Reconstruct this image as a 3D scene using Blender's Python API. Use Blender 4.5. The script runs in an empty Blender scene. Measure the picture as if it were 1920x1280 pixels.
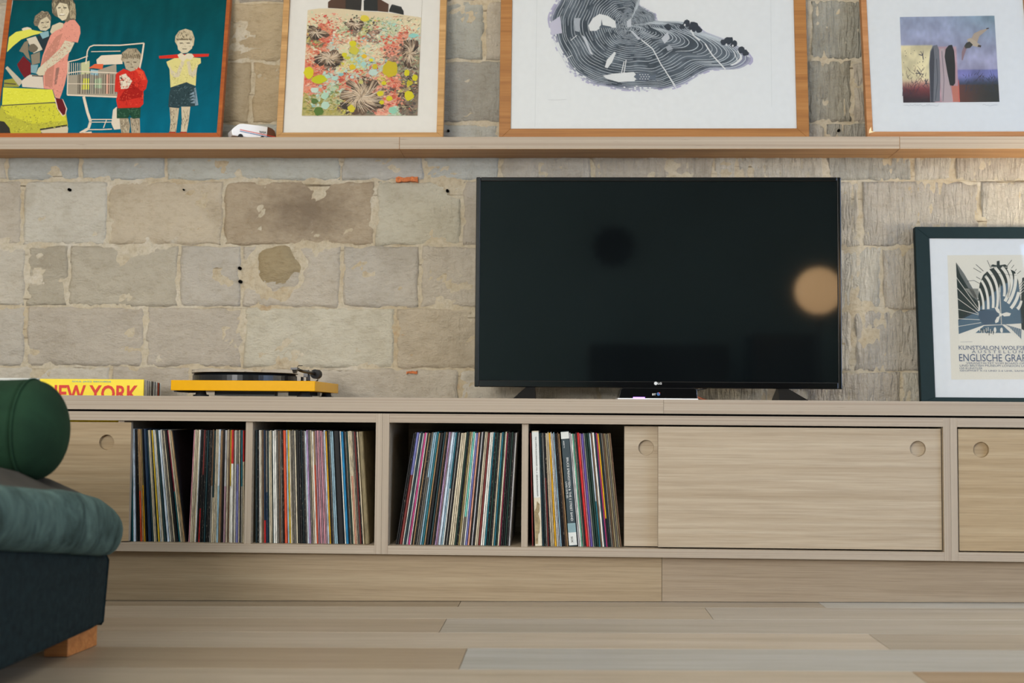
import bpy, math, random
from mathutils import Vector, Matrix, noise
import numpy as np
sc = bpy.context.scene
COL = sc.collection
rng = random.Random(7)

# ------------------------------------------------------------------ camera
CAMZ = 0.5187
F_PX = 2400.0
yaw, pit, rol = (math.radians(a) for a in (2.25224, 3.19530, 0.43456))
fw = Vector((-math.sin(yaw) * math.cos(pit), math.cos(yaw) * math.cos(pit), math.sin(pit)))
r0 = Vector((math.cos(yaw), math.sin(yaw), 0.0))
u0 = r0.cross(fw)
RT = r0 * math.cos(rol) + u0 * math.sin(rol)
UP = u0 * math.cos(rol) - r0 * math.sin(rol)
cam_d = bpy.data.cameras.new('camera')
cam = bpy.data.objects.new('camera', cam_d)
COL.objects.link(cam)
cam.matrix_world = Matrix(((RT.x, UP.x, -fw.x, 0), (RT.y, UP.y, -fw.y, 0), (RT.z, UP.z, -fw.z, CAMZ), (0, 0, 0, 1)))
cam_d.sensor_width = 36.0
cam_d.lens = 36.0 * F_PX / 1920.0
cam_d.clip_start = 0.05
cam_d.dof.use_dof = True
cam_d.dof.focus_distance = 3.62
cam_d.dof.aperture_fstop = 2.6
sc.camera = cam
CAM = Vector((0, 0, CAMZ))

# ------------------------------------------------------------------ exposure, world, lights
sc.view_settings.view_transform = 'Standard'
sc.view_settings.look = 'None'
sc.view_settings.gamma = 1.0
sc.view_settings.use_curve_mapping = False
sc.view_settings.exposure = 0.33
w = bpy.data.worlds.new('world')
sc.world = w
w.use_nodes = True
w.node_tree.nodes['Background'].inputs[0].default_value = (0.75, 0.87, 1.0, 1)
w.node_tree.nodes['Background'].inputs[1].default_value = 1.0


def area(name, loc, target, sx, sy, power, col):
    d = bpy.data.lights.new(name, 'AREA')
    d.shape = 'RECTANGLE'
    d.size, d.size_y = sx, sy
    d.energy = power
    d.color = col
    o = bpy.data.objects.new(name, d)
    o.location = loc
    o.rotation_euler = (Vector(target) - Vector(loc)).to_track_quat('-Z', 'Y').to_euler()
    COL.objects.link(o)
    return o


# daylight: a rooflight, the window in the right wall, the window in the rear wall
area('rooflight_daylight', (-0.2, -0.2, 2.64), (-0.2, 0.6, 0), 2.8, 1.5, 47, (0.92, 1.0, 0.97))
area('right_window_daylight', (3.12, 1.5, 1.35), (0, 2.6, 1.0), 2.0, 1.7, 38, (0.42, 0.62, 1.0))
area('rear_window_daylight', (-1.9, -2.5, 1.62), (-0.6, 4, 1.0), 1.6, 1.3, 163, (1.0, 0.955, 0.915))
area('wall_wash_fill', (-0.5, 3.45, 2.66), (-0.5, 3.5, 0), 4.6, 0.22, 7, (1.0, 0.86, 0.66))  # added strip without fixtures, brightens the ledge and upper wall
ld = bpy.data.lights.new('warm_fill_right', 'POINT')   # added warm light without a fixture, beyond the right end of the worktop
ld.energy = 22
ld.color = (1.0, 0.88, 0.70)
ld.shadow_soft_size = 0.09
lo = bpy.data.objects.new('warm_fill_right', ld)
lo.location = (1.95, 3.6, 0.95)
COL.objects.link(lo)


# ------------------------------------------------------------------ helpers
def ray(px, py):
    return RT * ((px - 960) / F_PX) + UP * ((640 - py) / F_PX) + fw


def P(px, py, Y):
    """the point of the vertical plane y = Y seen at photograph pixel (px, py)"""
    d = ray(px, py)
    return CAM + d * (Y / d.y)


def lin(c):
    out = []
    for v in c[:3]:
        v = v / 255.0
        out.append(v / 12.92 if v <= 0.04045 else ((v + 0.055) / 1.055) ** 2.4)
    return (out[0], out[1], out[2], 1.0)


def floor_z(x):
    return 0.0108 * x


class MB:
    def __init__(s):
        s.v, s.f, s.m, s.c = [], [], [], []

    def face(s, pts, m=0, c=None):
        n = len(s.v)
        s.v += [tuple(p) for p in pts]
        s.f.append(tuple(range(n, n + len(pts))))
        s.m.append(m)
        s.c.append(c)

    def box(s, x0, x1, y0, y1, z0, z1, m=0, mf=None):
        n = len(s.v)
        s.v += [(x0, y0, z0), (x1, y0, z0), (x1, y1, z0), (x0, y1, z0), (x0, y0, z1), (x1, y0, z1), (x1, y1, z1), (x0, y1, z1)]
        for k, q in enumerate(((0, 1, 5, 4), (1, 2, 6, 5), (2, 3, 7, 6), (3, 0, 4, 7), (4, 5, 6, 7), (3, 2, 1, 0))):
            s.f.append(tuple(n + i for i in q))
            s.m.append(mf if (mf is not None and k == 0) else m)
            s.c.append(None)

    def prism(s, lo, hi, m=0):
        """two matching rings of points, joined"""
        n = len(s.v)
        k = len(lo)
        s.v += [tuple(p) for p in lo] + [tuple(p) for p in hi]
        s.f.append(tuple(n + i for i in range(k - 1, -1, -1)))
        s.f.append(tuple(n + k + i for i in range(k)))
        for i in range(k):
            j = (i + 1) % k
            s.f.append((n + i, n + j, n + k + j, n + k + i))
        s.m += [m] * (k + 2)
        s.c += [None] * (k + 2)

    def cyl(s, a, b, ra, rb=None, n=16, m=0):
        a, b = Vector(a), Vector(b)
        rb = ra if rb is None else rb
        d = (b - a).normalized()
        p = d.orthogonal().normalized()
        q = d.cross(p)
        ring = [(p * math.cos(2 * math.pi * i / n) + q * math.sin(2 * math.pi * i / n)) for i in range(n)]
        s.prism([a + r * ra for r in ring], [b + r * rb for r in ring], m)

    def lathe(s, c, prof, axis='Z', n=32, m=0):
        """profile (r, h) turned about an axis through c"""
        c = Vector(c)
        base = len(s.v)
        for r, h in prof:
            for i in range(n):
                t = 2 * math.pi * i / n
                a, b = r * math.cos(t), r * math.sin(t)
                p = {'Z': (a, b, h), 'Y': (a, h, -b), 'X': (h, a, b)}[axis]
                s.v.append(tuple(c + Vector(p)))
        for k in range(len(prof) - 1):
            for i in range(n):
                j = (i + 1) % n
                s.f.append((base + k * n + i, base + k * n + j, base + (k + 1) * n + j, base + (k + 1) * n + i))
                s.m.append(m)
                s.c.append(None)
        s.f.append(tuple(base + i for i in range(n - 1, -1, -1)))
        s.f.append(tuple(base + (len(prof) - 1) * n + i for i in range(n)))
        s.m += [m, m]
        s.c += [None, None]

    def tube(s, pts, r, n=8, m=0):
        pts = [Vector(p) for p in pts]
        rings = []
        for i, p in enumerate(pts):
            d = (pts[min(i + 1, len(pts) - 1)] - pts[max(i - 1, 0)]).normalized()
            a = d.cross(Vector((0.31, 0.2, 0.93))).normalized()
            b = d.cross(a)
            rr = r[i] if isinstance(r, (list, tuple)) else r
            rings.append([p + (a * math.cos(2 * math.pi * k / n) + b * math.sin(2 * math.pi * k / n)) * rr for k in range(n)])
        base = len(s.v)
        for R_ in rings:
            s.v += [tuple(p) for p in R_]
        for i in range(len(rings) - 1):
            for k in range(n):
                j = (k + 1) % n
                s.f.append((base + i * n + k, base + i * n + j, base + (i + 1) * n + j, base + (i + 1) * n + k))
                s.m.append(m)
                s.c.append(None)
        s.f.append(tuple(base + k for k in range(n - 1, -1, -1)))
        s.f.append(tuple(base + (len(rings) - 1) * n + k for k in range(n)))
        s.m += [m, m]
        s.c += [None, None]

    def build(s, name, mats, parent=None, smooth=False, bevel=0.0, inv=True, seg=1):
        me = bpy.data.meshes.new(name)
        me.from_pydata(s.v, [], s.f)
        mats = mats if isinstance(mats, (list, tuple)) else [mats]
        for mt in mats:
            me.materials.append(mt)
        me.polygons.foreach_set('material_index', s.m)
        if any(c is not None for c in s.c):
            at = me.color_attributes.new('Col', 'FLOAT_COLOR', 'CORNER')
            data = []
            for p, c in zip(me.polygons, s.c):
                if c is None:
                    c = (0.5, 0.5, 0.5, 1)
                if isinstance(c[0], (tuple, list)):
                    for q in c:
                        data += list(q)
                else:
                    data += list(c) * p.loop_total
            at.data.foreach_set('color', data)
        if smooth:
            me.polygons.foreach_set('use_smooth', [True] * len(me.polygons))
        me.validate()
        me.update()
        o = bpy.data.objects.new(name, me)
        COL.objects.link(o)
        if parent is not None:
            o.parent = parent
            if inv:
                o.matrix_parent_inverse = world_of(parent).inverted()
        if bevel:
            b = o.modifiers.new('bevel', 'BEVEL')
            b.width = bevel
            b.segments = seg
            b.limit_method = 'ANGLE'
        return o


def world_of(o):
    m = Matrix.LocRotScale(o.location, o.rotation_euler, o.scale)
    if o.parent:
        return world_of(o.parent) @ o.matrix_parent_inverse @ m
    return m


def tag(o, label=None, cat=None, group=None, kind=None):
    if label:
        o['label'] = label
    if cat:
        o['category'] = cat
    if group:
        o['group'] = group
    if kind:
        o['kind'] = kind
    return o


def thing(name, loc, label, cat, group=None, rot=(0, 0, 0)):
    o = bpy.data.objects.new(name, None)
    o.empty_display_size = 0.05
    o.location = loc
    o.rotation_euler = rot
    COL.objects.link(o)
    return tag(o, label, cat, group)


# ------------------------------------------------------------------ materials
def new_mat(name):
    m = bpy.data.materials.new(name)
    m.use_nodes = True
    nt = m.node_tree
    return m, nt, nt.nodes['Principled BSDF']


def N(nt, t, **kw):
    n = nt.nodes.new(t)
    for k, v in kw.items():
        setattr(n, k, v)
    return n


def plain(name, c, rough=0.6, metal=0.0, spec=0.5, coat=0.0, noise_amt=0.06, scale=60):
    m, nt, b = new_mat(name)
    g = N(nt, 'ShaderNodeNewGeometry')
    t = N(nt, 'ShaderNodeTexNoise')
    t.inputs['Scale'].default_value = scale
    t.inputs['Detail'].default_value = 4
    nt.links.new(g.outputs['Position'], t.inputs['Vector'])
    r = N(nt, 'ShaderNodeValToRGB')
    c = lin(c)
    k = noise_amt
    r.color_ramp.elements[0].position = 0.3
    r.color_ramp.elements[1].position = 0.7
    r.color_ramp.elements[0].color = (c[0] * (1 - k), c[1] * (1 - k), c[2] * (1 - k), 1)
    r.color_ramp.elements[1].color = (min(1, c[0] * (1 + k)), min(1, c[1] * (1 + k)), min(1, c[2] * (1 + k)), 1)
    nt.links.new(t.outputs['Fac'], r.inputs['Fac'])
    nt.links.new(r.outputs['Color'], b.inputs['Base Color'])
    b.inputs['Roughness'].default_value = rough
    b.inputs['Metallic'].default_value = metal
    b.inputs['Specular IOR Level'].default_value = spec
    b.inputs['Coat Weight'].default_value = coat
    return m


def ramp(nt, fac, stops):
    r = N(nt, 'ShaderNodeValToRGB')
    e = r.color_ramp.elements
    while len(e) < len(stops):
        e.new(0.5)
    for i, (p, c) in enumerate(stops):
        e[i].position = p
        e[i].color = c if len(c) == 4 else lin(c)
    nt.links.new(fac, r.inputs['Fac'])
    return r.outputs['Color']


def mapped(nt, scale, offset_random=0.0, src=None):
    g = N(nt, 'ShaderNodeNewGeometry')
    mp = N(nt, 'ShaderNodeMapping')
    mp.inputs['Scale'].default_value = scale
    v = src or g.outputs['Position']
    if offset_random:
        oi = N(nt, 'ShaderNodeObjectInfo')
        mul = N(nt, 'ShaderNodeMath', operation='MULTIPLY')
        mul.inputs[1].default_value = offset_random
        nt.links.new(oi.outputs['Random'], mul.inputs[0])
        add = N(nt, 'ShaderNodeVectorMath', operation='ADD')
        nt.links.new(v, add.inputs[0])
        nt.links.new(mul.outputs[0], add.inputs[1])
        v = add.outputs[0]
    nt.links.new(v, mp.inputs['Vector'])
    return mp.outputs['Vector']


def tex(nt, vec, scale=1.0, detail=6.0, rough=0.55, dist=0.0):
    t = N(nt, 'ShaderNodeTexNoise')
    t.inputs['Scale'].default_value = scale
    t.inputs['Detail'].default_value = detail
    t.inputs['Roughness'].default_value = rough
    t.inputs['Distortion'].default_value = dist
    nt.links.new(vec, t.inputs['Vector'])
    return t.outputs['Fac']


def mixc(nt, fac, a, b, mode='MIX'):
    m = N(nt, 'ShaderNodeMix', data_type='RGBA', blend_type=mode)
    if isinstance(fac, (int, float)):
        m.inputs[0].default_value = fac
    else:
        nt.links.new(fac, m.inputs[0])
    for s, x in ((6, a), (7, b)):
        if isinstance(x, tuple):
            m.inputs[s].default_value = x
        else:
            nt.links.new(x, m.inputs[s])
    return m.outputs[2]


def bump(nt, b, fac, strength, dist):
    bn = N(nt, 'ShaderNodeBump')
    bn.inputs['Strength'].default_value = strength
    bn.inputs['Distance'].default_value = dist
    nt.links.new(fac, bn.inputs['Height'])
    nt.links.new(bn.outputs['Normal'], b.inputs['Normal'])
    return bn


def wood(name, dark, mid, light, rough=0.55, along='X', coarse=1.0, tint=False, rnd=7.0, figure=(0.9, 55.0)):
    m, nt, b = new_mat(name)
    a, c = figure
    sc1 = {'X': (a, c, c), 'Z': (c, c, a), 'Y': (c, a, c)}[along]
    sc2 = {'X': (7, 260, 260), 'Z': (260, 260, 7), 'Y': (260, 7, 260)}[along]
    f1 = tex(nt, mapped(nt, sc1, rnd), coarse, 7, 0.6, 0.6)
    col = ramp(nt, f1, [(0.25, dark), (0.5, mid), (0.75, light)])
    f2 = tex(nt, mapped(nt, sc2, rnd), 1.0, 4, 0.6)
    fine = ramp(nt, f2, [(0.3, (0.76, 0.74, 0.72, 1)), (0.6, (1, 1, 1, 1))])
    col = mixc(nt, 0.75, col, fine, 'MULTIPLY')
    if tint:
        oi = N(nt, 'ShaderNodeObjectInfo')
        col = mixc(nt, 1.0, col, oi.outputs['Color'], 'MULTIPLY')
    nt.links.new(col, b.inputs['Base Color'])
    b.inputs['Roughness'].default_value = rough
    b.inputs['Specular IOR Level'].default_value = 0.35
    bump(nt, b, f2, 0.15, 0.0006)
    return m


def ply(name, along='X', base=(165, 152, 135), dark=(148, 132, 116)):
    """laminated plywood edge: fine layers running along the edge, a few dark flecks"""
    m, nt, b = new_mat(name)
    s1 = {'X': (0.5, 1, 330), 'Z': (330, 1, 0.5)}[along]
    s2 = {'X': (9, 1, 520), 'Z': (520, 1, 9)}[along]
    f1 = tex(nt, mapped(nt, s1, 5), 1.0, 3, 0.6)
    col = ramp(nt, f1, [(0.3, dark), (0.5, base), (0.75, tuple(min(255, v + 12) for v in base))])
    f2 = tex(nt, mapped(nt, s2, 5), 1.0, 2, 0.5)
    fl = ramp(nt, f2, [(0.20, (0.30, 0.26, 0.25, 1)), (0.29, (1, 1, 1, 1))])
    col = mixc(nt, 0.8, col, fl, 'MULTIPLY')
    nt.links.new(col, b.inputs['Base Color'])
    b.inputs['Roughness'].default_value = 0.65
    b.inputs['Specular IOR Level'].default_value = 0.3
    return m


M = {}
M['oak'] = wood('oak_veneer', (154, 133, 101), (168, 147, 115), (179, 160, 129))
M['oak_pale'] = wood('pale_oak_veneer', (160, 143, 119), (174, 158, 135), (185, 171, 149))
M['plinth_warm'] = wood('plinth_oak', (146, 127, 99), (159, 140, 112), (171, 154, 126), figure=(0.7, 48))
M['plinth_grey'] = wood('plinth_oak_greyer', (142, 125, 103), (153, 136, 114), (163, 148, 127), figure=(0.7, 48))
M['shelf_oak'] = wood('shelf_underside', (159, 119, 78), (187, 144, 100), (201, 161, 117))
M['ply'] = ply('ply_edge')
M['ply_v'] = ply('ply_edge_upright', 'Z')
M['plank'] = wood('floor_oak', (150, 138, 120), (164, 153, 136), (177, 167, 153), rough=0.40, tint=True, rnd=23, figure=(0.7, 16))
M['frame_teak'] = wood('orange_teak', (124, 56, 16), (156, 78, 24), (176, 98, 34), rough=0.4, along='X')
M['frame_oak'] = wood('frame_light_oak', (150, 112, 66), (178, 138, 86), (196, 158, 106), rough=0.5)
M['frame_cherry'] = wood('frame_honey', (130, 84, 38), (154, 105, 53), (168, 120, 68), rough=0.45)
M['frame_beech'] = wood('frame_brown_oak', (140, 94, 56), (168, 118, 74), (184, 137, 93), rough=0.5)
M['leg_wood'] = wood('leg_beech', (150, 92, 46), (182, 118, 64), (200, 140, 84), rough=0.5)
M['frame_black'] = plain('frame_blackgreen', (18, 36, 40), 0.6, spec=0.15)
M['black'] = plain('black_plastic', (14, 15, 17), 0.35)
M['black_gloss'] = plain('black_gloss', (8, 9, 11), 0.12, spec=0.5)
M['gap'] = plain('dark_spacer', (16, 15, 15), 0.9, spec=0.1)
M['rubber'] = plain('rubber', (20, 21, 23), 0.7)
M['vinyl'] = plain('vinyl', (13, 15, 17), 0.28)
M['platter'] = plain('platter_side', (20, 24, 28), 0.25, metal=0.3)
M['yellow'] = plain('yellow_lacquer', (218, 160, 3), 0.2, spec=0.06, coat=0.0, noise_amt=0.02)
M['metal'] = plain('brushed_metal', (150, 155, 160), 0.3, metal=1.0)
M['mat_white'] = plain('mount_board', (226, 224, 218), 0.85, spec=0.2, noise_amt=0.02)
M['mat_cool'] = plain('mount_board_cool', (224, 228, 230), 0.85, spec=0.2, noise_amt=0.02)
M['white'] = plain('white_plastic', (228, 230, 232), 0.35, noise_amt=0.02)
M['end_reflection'] = plain('reflected_brown', (96, 62, 44), 0.3)  # reflection of a picture frame, put into a colour for the toy
M['red_ink'] = plain('red_ink', (206, 48, 36), 0.6)
M['blue_ink'] = plain('blue_ink', (52, 96, 150), 0.6)
M['sky_ink'] = plain('sky_ink', (110, 170, 170), 0.6)
M['dark_ink'] = plain('dark_ink', (22, 24, 30), 0.7)
M['white_ink'] = plain('white_ink', (222, 224, 222), 0.7)
M['poster_ink'] = plain('poster_ink', (72, 92, 122), 0.8)
M['copper'] = plain('copper_wire', (196, 104, 60), 0.35, metal=0.6)
M['chip'] = plain('brick_red', (186, 108, 62), 0.9, noise_amt=0.35, scale=180)
M['hole'] = plain('hole_dark', (10, 9, 8), 1.0, spec=0.0)
M['wall_paint'] = plain('wall_paint', (128, 158, 162), 0.9, noise_amt=0.03, scale=8)
M['ceiling_paint'] = plain('ceiling_paint', (226, 224, 218), 0.9, noise_amt=0.02, scale=8)
M['yellow_card'] = plain('yellow_card', (236, 212, 20), 0.45, noise_amt=0.03)
M['white_card'] = plain('white_card', (206, 210, 206), 0.55, noise_amt=0.05)
M['window_white'] = plain('window_white', (230, 230, 228), 0.4, noise_amt=0.02)


def stone_mat():
    m, nt, b = new_mat('sandstone')
    oi = N(nt, 'ShaderNodeObjectInfo')
    big = tex(nt, mapped(nt, (1, 1, 1), 3), 9.0, 5, 0.6)
    base = ramp(nt, big, [(0.28, (0.86, 0.84, 0.81, 1)), (0.5, (1, 1, 1, 1)), (0.75, (1.07, 1.07, 1.07, 1))])
    col = mixc(nt, 1.0, oi.outputs['Color'], base, 'MULTIPLY')
    mid = tex(nt, mapped(nt, (1.0, 1, 2.0), 3), 38.0, 7, 0.7)
    col = mixc(nt, 0.8, col, ramp(nt, mid, [(0.30, (0.82, 0.79, 0.74, 1)), (0.52, (1, 1, 1, 1))]), 'MULTIPLY')
    gs = N(nt, 'ShaderNodeNewGeometry')
    dst = N(nt, 'ShaderNodeVectorMath', operation='DISTANCE')
    scl = N(nt, 'ShaderNodeVectorMath', operation='MULTIPLY')
    scl.inputs[1].default_value = (0.62, 0.0, 1.0)
    nt.links.new(gs.outputs['Position'], scl.inputs[0])
    nt.links.new(scl.outputs[0], dst.inputs[0])
    stc = P(575, 395, 4.08)
    dst.inputs[1].default_value = (stc.x * 0.62, 0.0, stc.z)
    wob = tex(nt, mapped(nt, (1, 1, 1.4)), 24.0, 6, 0.65)
    sm_ = N(nt, 'ShaderNodeMath', operation='MULTIPLY_ADD')
    sm_.inputs[1].default_value = 0.14
    nt.links.new(wob, sm_.inputs[0])
    nt.links.new(dst.outputs['Value'], sm_.inputs[2])
    stf = ramp(nt, sm_.outputs[0], [(0.09, (0.75, 0.75, 0.75, 1)), (0.19, (0, 0, 0, 1))])
    col = mixc(nt, stf, col, lin((122, 106, 88)))
    lime = tex(nt, mapped(nt, (1.4, 1, 1), 9), 7.0, 8, 0.72)
    lf = ramp(nt, lime, [(0.63, (0, 0, 0, 1)), (0.74, (0.75, 0.75, 0.75, 1))])
    col = mixc(nt, lf, col, lin((216, 212, 200)))
    nt.links.new(col, b.inputs['Base Color'])
    b.inputs['Roughness'].default_value = 0.95
    b.inputs['Specular IOR Level'].default_value = 0.12
    fine = tex(nt, mapped(nt, (1, 1, 1.5), 3), 150.0, 5, 0.7)
    add = N(nt, 'ShaderNodeMath', operation='MULTIPLY_ADD')
    add.inputs[1].default_value = 0.45
    nt.links.new(fine, add.inputs[0])
    nt.links.new(mid, add.inputs[2])
    # upright tooling marks on the right-hand stones
    g = N(nt, 'ShaderNodeNewGeometry')
    sp = N(nt, 'ShaderNodeSeparateXYZ')
    nt.links.new(g.outputs['Position'], sp.inputs[0])
    mr = N(nt, 'ShaderNodeMapRange')
    mr.inputs['From Min'].default_value = -0.6
    mr.inputs['From Max'].default_value = 0.5
    mr.inputs['To Max'].default_value = 2.5
    nt.links.new(sp.outputs['X'], mr.inputs['Value'])
    tl = tex(nt, mapped(nt, (75, 1, 13), 3), 1.0, 4, 0.6, 0.8)
    t2 = N(nt, 'ShaderNodeMath', operation='MULTIPLY')
    nt.links.new(tl, t2.inputs[0])
    nt.links.new(mr.outputs[0], t2.inputs[1])
    a2 = N(nt, 'ShaderNodeMath', operation='ADD')
    nt.links.new(add.outputs[0], a2.inputs[0])
    nt.links.new(t2.outputs[0], a2.inputs[1])
    bump(nt, b, a2.outputs[0], 0.95, 0.010)
    return m


def mortar_mat():
    m, nt, b = new_mat('lime_mortar')
    f = tex(nt, mapped(nt, (1, 1, 1)), 7.0, 8, 0.7)
    col = ramp(nt, f, [(0.27, (166, 138, 104)), (0.37, (178, 163, 136)), (0.55, (188, 178, 157)), (0.75, (200, 194, 182))])
    g = tex(nt, mapped(nt, (1, 1, 1)), 90.0, 5, 0.7)
    col = mixc(nt, 0.6, col, ramp(nt, g, [(0.3, (0.6, 0.57, 0.52, 1)), (0.55, (1, 1, 1, 1))]), 'MULTIPLY')
    ck = tex(nt, mapped(nt, (3.0, 1, 70)), 1.0, 5, 0.6)
    col = mixc(nt, 0.9, col, ramp(nt, ck, [(0.33, (0.28, 0.25, 0.22, 1)), (0.39, (1, 1, 1, 1))]), 'MULTIPLY')
    nt.links.new(col, b.inputs['Base Color'])
    b.inputs['Roughness'].default_value = 0.95
    b.inputs['Specular IOR Level'].default_value = 0.1
    bump(nt, b, g, 0.7, 0.004)
    return m


def velvet(name, c1, c2, scale=26, sheen=0.5, stretch=(1, 1, 1.0), weave=False, rough=0.85):
    m, nt, b = new_mat(name)
    f = tex(nt, mapped(nt, stretch), scale, 6, 0.65, 0.5)
    col = ramp(nt, f, [(0.3, c1), (0.7, c2)])
    nt.links.new(col, b.inputs['Base Color'])
    b.inputs['Roughness'].default_value = rough
    b.inputs['Specular IOR Level'].default_value = 0.15
    b.inputs['Sheen Weight'].default_value = sheen
    b.inputs['Sheen Roughness'].default_value = 0.4
    b.inputs['Sheen Tint'].default_value = lin(c2)
    g = tex(nt, mapped(nt, (1, 1, 1)), 420 if weave else 700, 3, 0.6)
    bump(nt, b, g, 0.5 if weave else 0.25, 0.0012)
    return m


def print_mat():
    m, nt, b = new_mat('printed_paper')
    a = N(nt, 'ShaderNodeVertexColor')
    a.layer_name = 'Col'
    f = tex(nt, mapped(nt, (1, 1, 1)), 500, 3, 0.6)
    col = mixc(nt, 0.35, a.outputs['Color'], ramp(nt, f, [(0.3, (0.78, 0.78, 0.78, 1)), (0.6, (1.04, 1.04, 1.04, 1))]), 'MULTIPLY')
    nt.links.new(col, b.inputs['Base Color'])
    b.inputs['Roughness'].default_value = 0.85
    b.inputs['Specular IOR Level'].default_value = 0.06
    return m


def glass_mat(name='picture_glass', rough=0.02, k=1.0):
    m, nt, b = new_mat(name)
    nt.nodes.remove(b)
    out = nt.nodes['Material Output']
    tr = N(nt, 'ShaderNodeBsdfTransparent')
    gl = N(nt, 'ShaderNodeBsdfGlossy')
    gl.inputs['Roughness'].default_value = rough
    fr = N(nt, 'ShaderNodeFresnel')
    fr.inputs['IOR'].default_value = 1.45
    mx = N(nt, 'ShaderNodeMixShader')
    nt.links.new(fr.outputs[0], mx.inputs[0])
    nt.links.new(tr.outputs[0], mx.inputs[1])
    nt.links.new(gl.outputs[0], mx.inputs[2])
    nt.links.new(mx.outputs[0], out.inputs['Surface'])
    return m


def sleeve_mat():
    """worn card spines: the sleeve's own colour, a second printed colour from a given height, rubbed flecks"""
    m, nt, b = new_mat('record_sleeve_card')
    oi = N(nt, 'ShaderNodeObjectInfo')
    tc = N(nt, 'ShaderNodeTexCoord')
    sep = N(nt, 'ShaderNodeSeparateXYZ')
    nt.links.new(tc.outputs['Object'], sep.inputs[0])
    a2 = N(nt, 'ShaderNodeAttribute', attribute_type='OBJECT', attribute_name='second_colour')
    a3 = N(nt, 'ShaderNodeAttribute', attribute_type='OBJECT', attribute_name='second_from')
    a4 = N(nt, 'ShaderNodeAttribute', attribute_type='OBJECT', attribute_name='wear')
    gt = N(nt, 'ShaderNodeMath', operation='LESS_THAN')
    nt.links.new(sep.outputs['Z'], gt.inputs[0])
    nt.links.new(a3.outputs['Fac'], gt.inputs[1])
    col = mixc(nt, gt.outputs[0], oi.outputs['Color'], a2.outputs['Color'])
    vec = mapped(nt, (420, 60, 120), 60)
    f = tex(nt, vec, 1.0, 5, 0.75)
    sub = N(nt, 'ShaderNodeMath', operation='ADD')
    nt.links.new(f, sub.inputs[0])
    nt.links.new(a4.outputs['Fac'], sub.inputs[1])
    fl = ramp(nt, sub.outputs[0], [(0.78, (0, 0, 0, 1)), (0.84, (0.85, 0.85, 0.85, 1))])
    col = mixc(nt, fl, col, lin((168, 156, 136)))
    f2 = tex(nt, mapped(nt, (200, 40, 30), 31), 1.0, 4, 0.7)
    col = mixc(nt, 0.8, col, ramp(nt, f2, [(0.34, (0.45, 0.43, 0.42, 1)), (0.55, (1, 1, 1, 1))]), 'MULTIPLY')
    nt.links.new(col, b.inputs['Base Color'])
    b.inputs['Roughness'].default_value = 0.6
    b.inputs['Specular IOR Level'].default_value = 0.3
    return m


M['stone'] = stone_mat()
M['mortar'] = mortar_mat()
M['print'] = print_mat()
M['glass'] = glass_mat()
M['sleeve'] = sleeve_mat()
M['bolster'] = velvet('green_velvet', (16, 38, 25), (28, 56, 38), 9, 0.2)
M['cushion'] = velvet('grey_green_velvet', (28, 44, 43), (88, 112, 108), 17, 0.3, (1, 1, 0.6))
M['cushion_top'] = velvet('grey_brown_velvet', (54, 53, 50), (72, 69, 64), 12, 0.2)
M['sofa_base'] = velvet('dark_teal_weave', (14, 24, 28), (30, 46, 49), 60, 0.1, weave=True)


def emit(name, c, s):
    m, nt, b = new_mat(name)
    b.inputs['Base Color'].default_value = c
    b.inputs['Emission Color'].default_value = c
    b.inputs['Emission Strength'].default_value = s
    return m


M['led'] = emit('purple_led', (0.45, 0.16, 1.0, 1), 3.0)
M['globe'] = emit('lamp_globe_glow', (1.0, 0.62, 0.30, 1), 7.0)


def screen_mat():
    m, nt, b = new_mat('screen_panel')
    f = tex(nt, mapped(nt, (1, 1, 1)), 3.0, 3, 0.5)
    col = ramp(nt, f, [(0.3, (10, 14, 16)), (0.7, (13, 18, 20))])
    nt.links.new(col, b.inputs['Base Color'])
    b.inputs['Roughness'].default_value = 0.045
    b.inputs['Specular IOR Level'].default_value = 0.42
    return m


M['screen'] = screen_mat()

# ------------------------------------------------------------------ room shell
XL, XR, YR, ZC, YW = -3.2, 3.2, -2.6, 2.7, 4.08
fl = bpy.data.objects.new('floor', None)


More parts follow.
